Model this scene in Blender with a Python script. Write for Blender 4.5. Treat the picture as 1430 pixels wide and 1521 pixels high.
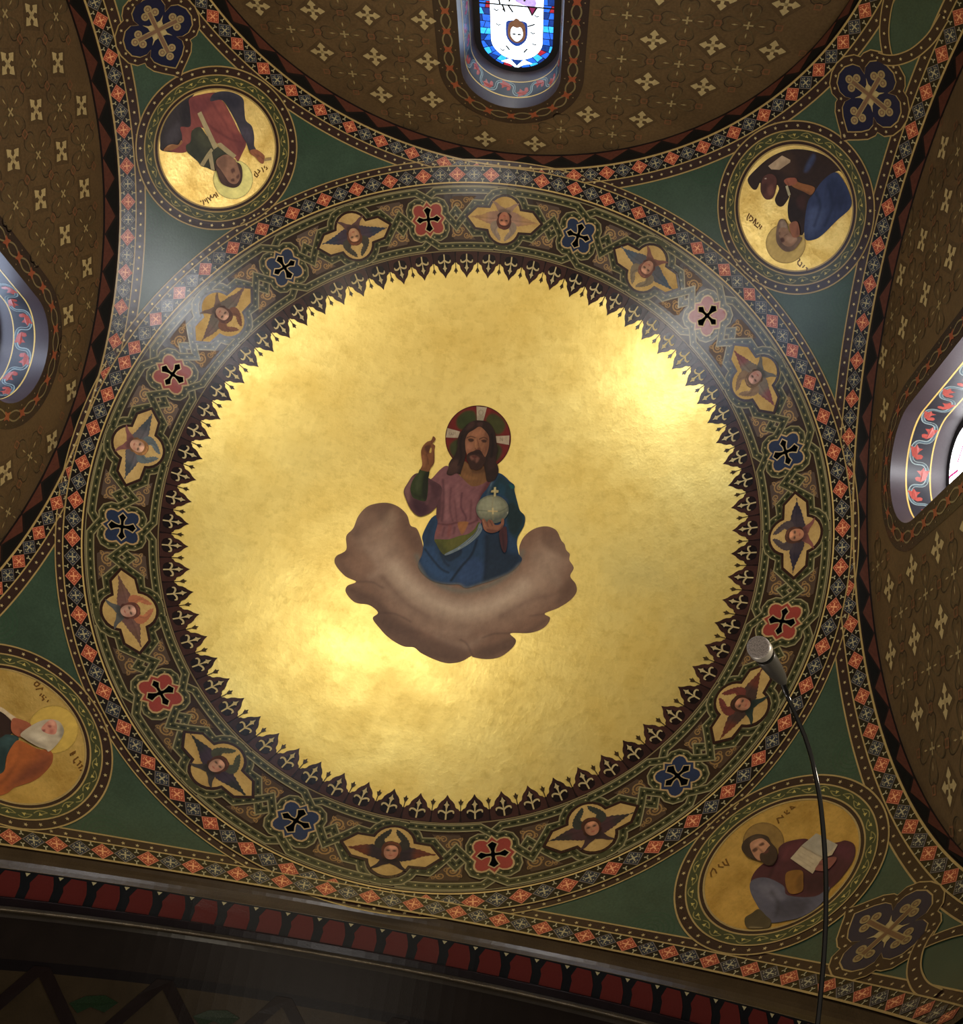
import bpy, bmesh, math, random
import numpy as np
from mathutils import Vector, Matrix
from mathutils.geometry import tessellate_polygon

sc = bpy.context.scene
for o in list(bpy.data.objects):
    bpy.data.objects.remove(o)
COL = sc.collection
random.seed(7)
rad, sin, cos, pi = math.radians, math.sin, math.cos, math.pi

# ------------------------------------------------------------------ camera
S = 4.0                      # half the width of the square bay in metres
Z0 = 7.78                    # height of the centre of the dome sphere
R = 1.29543                  # sphere radius / half bay
RA = math.sqrt(R * R - 1)    # radius of the four arches / half bay
LV = 0.0008                  # thickness of one coat of paint / half bay
cam_d = bpy.data.cameras.new('camera')
cam = bpy.data.objects.new('camera', cam_d)
COL.objects.link(cam)
cam_d.sensor_fit = 'HORIZONTAL'
cam_d.sensor_width = 36.0
cam_d.lens = 1484.28 / 1430 * 36.0
cam_d.shift_y = (582.17 - 760.5) / 1430
cam_d.clip_start = 0.05
CX, CY, CZ = (-0.29984, -0.93219, -1.54492)
RM = ((-0.987399, 0.154598, 0.033805), (-0.122987, -0.884089, 0.450845), (0.099587, 0.441006, 0.891962))
m = Matrix.Identity(4)
for i in range(3):
    m[i][0], m[i][1], m[i][2] = RM[0][i], -RM[1][i], -RM[2][i]
m[0][3], m[1][3], m[2][3] = CX * S, CY * S, CZ * S + Z0
cam.matrix_world = m
sc.camera = cam

# ------------------------------------------------------------------ light
w = bpy.data.worlds.new('church_interior')
sc.world = w
w.use_nodes = True
w.node_tree.nodes['Background'].inputs[0].default_value = (1.0, 0.84, 0.64, 1)
w.node_tree.nodes['Background'].inputs[1].default_value = 0.47
GLASS = 9.0                  # strength of the daylight through the stained glass
sc.view_settings.view_transform = 'Standard'
sc.view_settings.look = 'None'
sc.view_settings.gamma = 1.0
sc.view_settings.exposure = 0.0
sc.view_settings.use_curve_mapping = False

def lamp(name, loc, target, size, power, col, sy=None):
    d = bpy.data.lights.new(name, 'AREA')
    d.energy = power
    d.color = col
    d.shape = 'RECTANGLE'
    d.size, d.size_y = size, sy or size
    o = bpy.data.objects.new(name, d)
    COL.objects.link(o)
    o.location = loc
    o.rotation_euler = (Vector(target) - Vector(loc)).to_track_quat('-Z', 'Y').to_euler()
    return o
# daylight entering through the tall lower lights of the four windows, and the window of the next bay
lamp('west_window_daylight', (0.99 * S, -0.15 * S, Z0 - 0.17 * S), (-0.5 * S, 0.2 * S, Z0 + 0.8 * S), 0.7, 130, (1.0, 0.97, 0.93), 2.0)
lamp('east_window_daylight', (-0.99 * S, 0.07 * S, Z0 - 0.12 * S), (0.8 * S, 0.1 * S, Z0 + 0.7 * S), 0.75, 105, (0.93, 0.96, 1.0), 2.0)
lamp('north_window_daylight', (0.06 * S, 0.99 * S, Z0 - 0.22 * S), (0.05 * S, -0.5 * S, Z0 + 1.1 * S), 0.85, 80, (1, 0.93, 0.8), 2.0)
lamp('next_bay_window', (0.05 * S, -2.0 * S, Z0 - 0.9 * S), (0.1 * S, 0.9 * S, Z0 + 0.9 * S), 0.9, 110, (1, 0.95, 0.9), 2.0)

# added warm light, out of view, to brighten the microphone's right side
lamp('added_mic_light', (-0.86 * S, -0.72 * S, Z0 - 1.25 * S), (-0.45 * S, -0.62 * S, Z0 - 1.22 * S), 0.4, 75, (1, 0.9, 0.72))

# ------------------------------------------------------------------ helpers
K = 1.18                     # paint reflectance per unit of photographed brightness
def lin(c):
    c /= 255.0
    return c / 12.92 if c <= 0.04045 else ((c + 0.055) / 1.055) ** 2.4
def rgb(c, k=None):
    k = K if k is None else k
    return tuple(min(0.9, lin(x) * k) for x in c) + (1.0,)

MATS = {}
def nt(name):
    mt = bpy.data.materials.new(name)
    mt.use_nodes = True
    n = mt.node_tree.nodes
    return mt, n, mt.node_tree.links, n['Principled BSDF']
def noise(n, l, scale, detail=6, rough=0.6):
    tc = n.new('ShaderNodeTexCoord')
    x = n.new('ShaderNodeTexNoise')
    x.inputs['Scale'].default_value = scale
    x.inputs['Detail'].default_value = detail
    x.inputs['Roughness'].default_value = rough
    l.new(tc.outputs['Object'], x.inputs['Vector'])
    return x
def ramp(n, l, src, p0, c0, p1, c1):
    r = n.new('ShaderNodeValToRGB')
    e = r.color_ramp.elements
    e[0].position, e[0].color = p0, c0
    e[1].position, e[1].color = p1, c1
    l.new(src, r.inputs[0])
    return r
def mult(n, l, a, b, f=1.0):
    x = n.new('ShaderNodeMix')
    x.data_type = 'RGBA'
    x.blend_type = 'MULTIPLY'
    x.inputs[0].default_value = f
    l.new(a, x.inputs[6])
    l.new(b, x.inputs[7])
    return x.outputs[2]
def paint_mat(name, rough, metal=0.0, wear=0.25, scale=3.0, spec=0.5, bump=0.15, coat=0.0):
    """painted surface: pigment from the attribute Col, worn by noise"""
    mt, n, l, b = nt(name)
    at = n.new('ShaderNodeAttribute')
    at.attribute_name = 'Col'
    a = noise(n, l, scale)
    r = ramp(n, l, a.outputs[0], 0.3, (1 - wear,) * 3 + (1,), 0.7, (1, 1, 1, 1))
    f = noise(n, l, scale * 22, 3)
    r2 = ramp(n, l, f.outputs[0], 0.3, (1 - wear * 0.7,) * 3 + (1,), 0.65, (1, 1, 1, 1))
    c = mult(n, l, at.outputs[0], r.outputs[0])
    c = mult(n, l, c, r2.outputs[0])
    l.new(c, b.inputs['Base Color'])
    b.inputs['Roughness'].default_value = rough
    b.inputs['Metallic'].default_value = metal
    b.inputs['Specular IOR Level'].default_value = spec
    if coat:
        b.inputs['Coat Weight'].default_value = coat
        b.inputs['Coat Roughness'].default_value = 0.3
    bp = n.new('ShaderNodeBump')
    bp.inputs['Strength'].default_value = bump
    bp.inputs['Distance'].default_value = 0.004
    l.new(f.outputs[0], bp.inputs['Height'])
    l.new(bp.outputs[0], b.inputs['Normal'])
    return mt
def gold_mat(name, dark, light, rough, metal, scale, bump=0.3):
    mt, n, l, b = nt(name)
    a = noise(n, l, scale, 8, 0.65)
    r = ramp(n, l, a.outputs[0], 0.32, dark, 0.62, light)
    sp = noise(n, l, scale * 9, 5, 0.7)
    r2 = ramp(n, l, sp.outputs[0], 0.30, (0.74, 0.69, 0.56, 1), 0.5, (1, 1, 1, 1))
    c = mult(n, l, r.outputs[0], r2.outputs[0], 0.55)
    # square leaves of gold, a hand's width each
    tc = n.new('ShaderNodeTexCoord')
    v = n.new('ShaderNodeTexVoronoi')
    v.distance = 'CHEBYCHEV'
    v.inputs['Scale'].default_value = 7.0
    v.inputs['Randomness'].default_value = 0.35
    l.new(tc.outputs['Object'], v.inputs['Vector'])
    bw = n.new('ShaderNodeSeparateColor')
    l.new(v.outputs['Color'], bw.inputs[0])
    r3 = ramp(n, l, bw.outputs[0], 0.0, (0.86, 0.84, 0.78, 1), 1.0, (1, 1, 1, 1))
    c = mult(n, l, c, r3.outputs[0], 0.5)
    l.new(c, b.inputs['Base Color'])
    b.inputs['Metallic'].default_value = metal
    rr = ramp(n, l, a.outputs[0], 0.3, (rough + 0.07,) * 3 + (1,), 0.7, (rough - 0.04,) * 3 + (1,))
    l.new(rr.outputs[0], b.inputs['Roughness'])
    bp = n.new('ShaderNodeBump')
    bp.inputs['Strength'].default_value = bump
    bp.inputs['Distance'].default_value = 0.01
    l.new(sp.outputs[0], bp.inputs['Height'])
    l.new(bp.outputs[0], b.inputs['Normal'])
    return mt
def plain_mat(name, col, rough, metal=0.0, wear=0.3, scale=6.0, spec=0.5):
    mt, n, l, b = nt(name)
    a = noise(n, l, scale)
    d = tuple(x * (1 - wear) for x in col[:3]) + (1,)
    r = ramp(n, l, a.outputs[0], 0.3, d, 0.7, col)
    l.new(r.outputs[0], b.inputs['Base Color'])
    b.inputs['Roughness'].default_value = rough
    b.inputs['Metallic'].default_value = metal
    b.inputs['Specular IOR Level'].default_value = spec
    return mt
def glass_mat(name, col, strength):
    mt, n, l, b = nt(name)
    a = noise(n, l, 30.0, 3)
    r = ramp(n, l, a.outputs[0], 0.3, tuple(x * 0.6 for x in col) + (1,), 0.7, tuple(col) + (1,))
    l.new(r.outputs[0], b.inputs['Emission Color'])
    b.inputs['Emission Strength'].default_value = strength
    b.inputs['Base Color'].default_value = tuple(x * 0.2 for x in col) + (1,)
    b.inputs['Roughness'].default_value = 0.2
    return mt
PAINT = paint_mat('painted_plaster', 0.21, wear=0.22, spec=0.3)
DULL = paint_mat('matt_wall_paint', 0.6, wear=0.34, scale=1.6, spec=0.15)
VARN = paint_mat('varnished_paint', 0.2, wear=0.16, spec=0.32)
GILT = paint_mat('gilded_ornament', 0.40, metal=0.35, wear=0.25)
OIL = paint_mat('oil_painting', 0.4, wear=0.2, scale=7, spec=0.15, bump=0.08)
REVEAL = paint_mat('glossy_reveal_paint', 0.36, wear=0.2, spec=0.45)
MATT = plain_mat('matt_black', (0.002, 0.002, 0.002, 1), 0.9, spec=0.0)
GOLD = gold_mat('gold_leaf_ground', (0.72, 0.50, 0.125, 1), (0.91, 0.69, 0.215, 1), 0.36, 0.92, 1.0)
GOLD2 = gold_mat('gold_panel_ground', (0.55, 0.33, 0.07, 1), (0.86, 0.60, 0.19, 1), 0.34, 0.9, 3.2)

GOLD3 = gold_mat('painted_gold_ground', (0.34, 0.195, 0.048, 1), (0.47, 0.295, 0.085, 1), 0.45, 0.3, 6.0)

def link(name, mesh, parent=None, mat=None):
    o = bpy.data.objects.new(name, mesh)
    COL.objects.link(o)
    if mat is not None and not mesh.materials:
        mesh.materials.append(mat)
    if parent is not None:
        o.parent = parent
    return o
def empty(name, loc=(0, 0, 0), rz=0.0, parent=None):
    o = bpy.data.objects.new(name, None)
    o.empty_display_size = 0.1
    COL.objects.link(o)
    if parent is not None:
        o.parent = parent
    o.location = loc
    o.rotation_euler.z = rz
    return o
def tag(o, label=None, cat=None, group=None, kind=None):
    if label: o['label'] = label
    if cat: o['category'] = cat
    if group: o['group'] = group
    if kind: o['kind'] = kind
    return o
def copy(o, parent=None, rz=None):
    c = o.copy()
    COL.objects.link(c)
    if parent is not None:
        c.parent = parent
    if rz is not None:
        c.rotation_euler.z = rz
    return c

# ---- maps from painted coordinates (degrees) to points about the dome's centre
def sph(th, az, lv=0.0):
    r = (R - lv * LV) * S
    th, az = np.radians(th), np.radians(az)
    return np.stack([-r * np.sin(th) * np.sin(az), r * np.sin(th) * np.cos(az), r * np.cos(th)], -1)
def ringmap(az0=0.0, k=1.0):
    """u = azimuth*k from az0, v = angle from the zenith"""
    return lambda u, v, lv: sph(v, az0 + u / k, lv)
def archmap(u, v, lv):
    """north arch frame: u = angle along the arch, v = angle from the arch's axis"""
    r = (R - lv * LV) * S
    p, o = np.radians(v), np.radians(u)
    return np.stack([r * np.cos(o) * np.sin(p), r * np.cos(p), r * np.sin(o) * np.sin(p)], -1)
def locmap(az, th):
    """flat painting laid on the sphere about (az, th): u across, v away from the zenith, in degrees"""
    a, t = rad(az), rad(th)
    n = np.array([-sin(t) * sin(a), sin(t) * cos(a), cos(t)])
    ev = np.array([-cos(t) * sin(a), cos(t) * cos(a), -sin(t)])
    eu = np.array([-cos(a), -sin(a), 0.0])
    def f(u, v, lv):
        u, v = np.radians(u), np.radians(v)
        g = np.maximum(np.hypot(u, v), 1e-9)
        s_ = np.sin(g) / g
        d = np.cos(g)[..., None] * n + (s_ * u)[..., None] * eu + (s_ * v)[..., None] * ev
        return d * ((R - np.asarray(lv) * LV) * S)[..., None]
    return f
def soffit(u, v, lv):
    """north arch soffit: u = angle along the arch, v = depth behind the arch's face"""
    r = (RA - lv * LV) * S
    o = np.radians(u)
    return np.stack([r * np.cos(o), (1 + np.asarray(v)) * S, r * np.sin(o)], -1)
def wallmap(D):
    """north wall: u across, v up"""
    return lambda u, v, lv: np.stack([np.asarray(u) * S, (1 + D - np.asarray(lv) * LV) * S + 0.0 * np.asarray(u), np.asarray(v) * S], -1)

class MB:
    """collects coloured faces given in painted coordinates and builds ONE mesh"""
    def __init__(self, f, fine=None):
        self.f, self.u, self.v, self.l, self.F, self.C = f, [], [], [], [], []
        self.fine = fine     # longest edge allowed on curved ground
    def _add(self, pts, lv):
        b = len(self.u)
        for p in pts:
            self.u.append(p[0]); self.v.append(p[1]); self.l.append(lv)
        return b
    def face(self, pts, col, lv=0.0):
        b = self._add(pts, lv)
        self.F.append(tuple(range(b, b + len(pts)))); self.C.append(col)
    def poly(self, pts, col, lv=0.0, holes=()):
        loops = [pts] + list(holes)
        tri = tessellate_polygon([[Vector((p[0], p[1], 0)) for p in q] for q in loops])
        fl_ = [tuple(p) for q in loops for p in q]
        if self.fine:
            st = [(fl_[t[0]], fl_[t[1]], fl_[t[2]]) for t in tri]
            while st:
                a, c, d = st.pop()
                e = [(math.hypot(p[0] - q[0], p[1] - q[1]), k) for k, (p, q) in enumerate(((a, c), (c, d), (d, a)))]
                L, k = max(e)
                if L > self.fine:
                    a, c, d = ((a, c, d), (c, d, a), (d, a, c))[k]
                    m_ = ((a[0] + c[0]) / 2, (a[1] + c[1]) / 2)
                    st += [(a, m_, d), (m_, c, d)]
                else:
                    self.face([a, c, d], col, lv)
            return
        b = self._add(fl_, lv)
        for t in tri:
            self.F.append((b + t[0], b + t[1], b + t[2])); self.C.append(col)
    def ribbon(self, pts, w, col, lv=0.0, closed=False, off=0.0):
        p = np.array(pts, float)
        n = len(p)
        d = np.roll(p, -1, 0) - p if closed else np.diff(p, axis=0)
        d /= np.maximum(np.linalg.norm(d, axis=1), 1e-9)[:, None]
        nm = np.stack([-d[:, 1], d[:, 0]], 1)
        if closed:
            n0, n1 = np.roll(nm, 1, 0), nm
        else:
            n0 = np.vstack([nm[:1], nm]); n1 = np.vstack([nm, nm[-1:]])
        mm = n0 + n1
        mm /= np.maximum((mm * n1).sum(1), 0.45)[:, None]
        ww = np.array(w, float) if np.ndim(w) else np.full(n, float(w))
        a = p + mm * (off + ww / 2)[:, None]
        b_ = p + mm * (off - ww / 2)[:, None]
        ia, ib = self._add(a, lv), self._add(b_, lv)
        for i in range(n if closed else n - 1):
            j = (i + 1) % n
            self.F.append((ia + i, ia + j, ib + j, ib + i)); self.C.append(col)
    def band(self, u0, u1, n, v0, v1, col, lv=0.0, m_=1):
        us, vs = np.linspace(u0, u1, n + 1), np.linspace(v0, v1, m_ + 1)
        b = len(self.u)
        for v in vs:
            self._add([(u, v) for u in us], lv)
        for j in range(m_):
            for i in range(n):
                q = b + j * (n + 1) + i
                self.F.append((q, q + 1, q + n + 2, q + n + 1)); self.C.append(col)
    def disc(self, cx, cy, r0, r1, n, col, lv=0.0):
        t = np.linspace(0, 2 * pi, n, endpoint=False)
        o = [(cx + r1 * cos(x), cy + r1 * sin(x)) for x in t]
        if r0 <= 0:
            self.poly(o, col, lv)
        else:
            i0 = self._add([(cx + r0 * cos(x), cy + r0 * sin(x)) for x in t], lv)
            i1 = self._add(o, lv)
            for i in range(n):
                j = (i + 1) % n
                self.F.append((i0 + i, i0 + j, i1 + j, i1 + i)); self.C.append(col)
    def star(self, x, y, r, col, lv, k=5, ph=0.0):
        self.face([(x + (r if i % 2 == 0 else r * 0.45) * cos(ph + pi * i / k), y + (r if i % 2 == 0 else r * 0.45) * sin(ph + pi * i / k)) for i in range(2 * k)], col, lv)
    def mesh(self, name):
        P = self.f(np.array(self.u), np.array(self.v), np.array(self.l))
        return raw_mesh(name, P, self.F, self.C)
    def build(self, name, mat, parent=None, rz=None):
        o = link(name, self.mesh(name), parent, mat)
        if rz is not None: o.rotation_euler.z = rz
        return o
def raw_mesh(name, P, F, C=None, VC=None):
    me = bpy.data.meshes.new(name)
    me.from_pydata([tuple(p) for p in np.asarray(P).tolist()], [], F)
    if C is not None:
        at = me.color_attributes.new('Col', 'FLOAT_COLOR', 'CORNER')
        k = np.fromiter((len(f) for f in F), int, len(F))
        at.data.foreach_set('color', np.repeat(np.array(C, np.float32), k, 0).ravel())
    if VC is not None:
        at = me.color_attributes.new('Col', 'FLOAT_COLOR', 'POINT')
        at.data.foreach_set('color', np.asarray(VC, np.float32).ravel())
    me.update()
    return me
def smooth(pts, n=5, closed=True):
    p = np.array(pts, float)
    N = len(p)
    out = []
    for i in range(N if closed else N - 1):
        if closed:
            a, b, c, d = p[i - 1], p[i], p[(i + 1) % N], p[(i + 2) % N]
        else:
            a, b, c, d = p[max(i - 1, 0)], p[i], p[i + 1], p[min(i + 2, N - 1)]
        for t in np.linspace(0, 1, n, endpoint=False):
            out.append(0.5 * ((2 * b) + (c - a) * t + (2 * a - 5 * b + 4 * c - d) * t * t + (3 * b - a - 3 * c + d) * t ** 3))
    if not closed:
        out.append(p[-1])
    return np.array(out)
def resample(pts, step):
    p = np.array(pts, float)
    d = np.concatenate([[0], np.cumsum(np.linalg.norm(np.diff(p, axis=0), axis=1))])
    n = max(2, int(d[-1] / step) + 1)
    s_ = np.linspace(0, d[-1], n)
    return np.stack([np.interp(s_, d, p[:, 0]), np.interp(s_, d, p[:, 1])], 1), d[-1]
def segdist(q, poly, closed=True):
    a = np.array(poly)
    b = np.roll(a, -1, 0) if closed else a[1:]
    if not closed: a = a[:-1]
    best = np.full(len(q), 1e9); bx = np.zeros((len(q), 2))
    for s0, s1 in zip(a, b):
        d = s1 - s0
        t = np.clip(((q - s0) @ d) / max(d @ d, 1e-12), 0, 1)
        c = s0 + t[:, None] * d
        e = np.hypot(*(q - c).T)
        k = e < best
        best[k] = e[k]; bx[k] = c[k]
    return best, bx
def inside(q, poly):
    a = np.array(poly); b = np.roll(a, -1, 0)
    r = np.zeros(len(q), bool)
    x, y = q[:, 0], q[:, 1]
    for (x0, y0), (x1, y1) in zip(a, b):
        if y0 == y1: continue
        k = ((y0 > y) != (y1 > y)) & (x < (x1 - x0) * (y - y0) / (y1 - y0) + x0)
        r ^= k
    return r
def pairs(f):
    return np.array(f, float).reshape(-1, 2)
def painted(name, f, outline, base, layers, step, lv, gain, parent, mat, sm=1):
    """one painted shape: a fine grid trimmed to its outline, pigment strokes laid per vertex"""
    ol = smooth(outline, 5) if sm else np.array(outline, float)
    if sm == 2:      # ragged feather edge
        ol = ol + (np.arange(len(ol)) % 3 - 1)[:, None] * 0.05 * (ol / np.maximum(np.linalg.norm(ol, axis=1), 1e-6)[:, None])[:, ::-1]
    lo, hi = ol.min(0), ol.max(0)
    nx, ny = max(2, int((hi[0] - lo[0]) / step) + 1), max(2, int((hi[1] - lo[1]) / step) + 1)
    gx, gy = np.meshgrid(np.linspace(lo[0], hi[0], nx + 1), np.linspace(lo[1], hi[1], ny + 1))
    cx, cy = (gx[:-1, :-1] + gx[1:, 1:]) / 2, (gy[:-1, :-1] + gy[1:, 1:]) / 2
    ins = inside(np.stack([cx.ravel(), cy.ravel()], 1), ol).reshape(cx.shape)
    ids = np.arange(gx.size).reshape(gx.shape)
    jj, ii = np.nonzero(ins)
    F = np.stack([ids[jj, ii], ids[jj, ii + 1], ids[jj + 1, ii + 1], ids[jj + 1, ii]], 1)
    cnt = np.bincount(F.ravel(), minlength=gx.size)
    q = np.stack([gx.ravel(), gy.ravel()], 1)
    edge = np.nonzero((cnt > 0) & (cnt < 4))[0]
    q[edge] = segdist(q[edge], ol)[1]
    used = np.nonzero(cnt)[0]
    remap = np.zeros(gx.size, int); remap[used] = np.arange(len(used))
    q = q[used]; F = remap[F]
    col = np.tile(np.array(rgb(base, K * gain)), (len(q), 1))
    for kind, c, blur, al, x, pts in layers:
        pp = pairs(pts)
        if kind == 'p':
            if x and len(pp) > 3: pp = smooth(pp, 4)
            d = segdist(q, pp)[0]
            d = np.where(inside(q, pp), -d, d)
        else:
            if len(pp) > 2: pp = smooth(pp, 4, False)
            d = segdist(q, pp, False)[0] - x / 2
        t = np.clip(0.5 - d / max(blur, 1e-3), 0, 1)
        t = (t * t * (3 - 2 * t) * al)[:, None]
        col = col * (1 - t) + np.array(rgb(c, K * gain)) * t
    rng = np.random.RandomState(len(q) + len(layers))
    br = np.zeros(len(q))                       # uneven brushwork
    for k in range(7):
        a, fq = rng.uniform(0, pi), rng.uniform(1.5, 7.0)
        br += np.sin(fq * (q[:, 0] * cos(a) + q[:, 1] * sin(a) * 0.6) * 2.2 + rng.uniform(0, 6) + 1.5 * np.sin(q[:, 1] * 1.7 + k)) * 0.035
    col[:, :3] *= (1 + br * (0.3 if name == 'cloud' else 0.65))[:, None]
    me = raw_mesh(name, f(q[:, 0], q[:, 1], np.full(len(q), lv)), F.tolist(), VC=col)
    for p in me.polygons: p.use_smooth = True
    return link(name, me, parent, mat)

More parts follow.
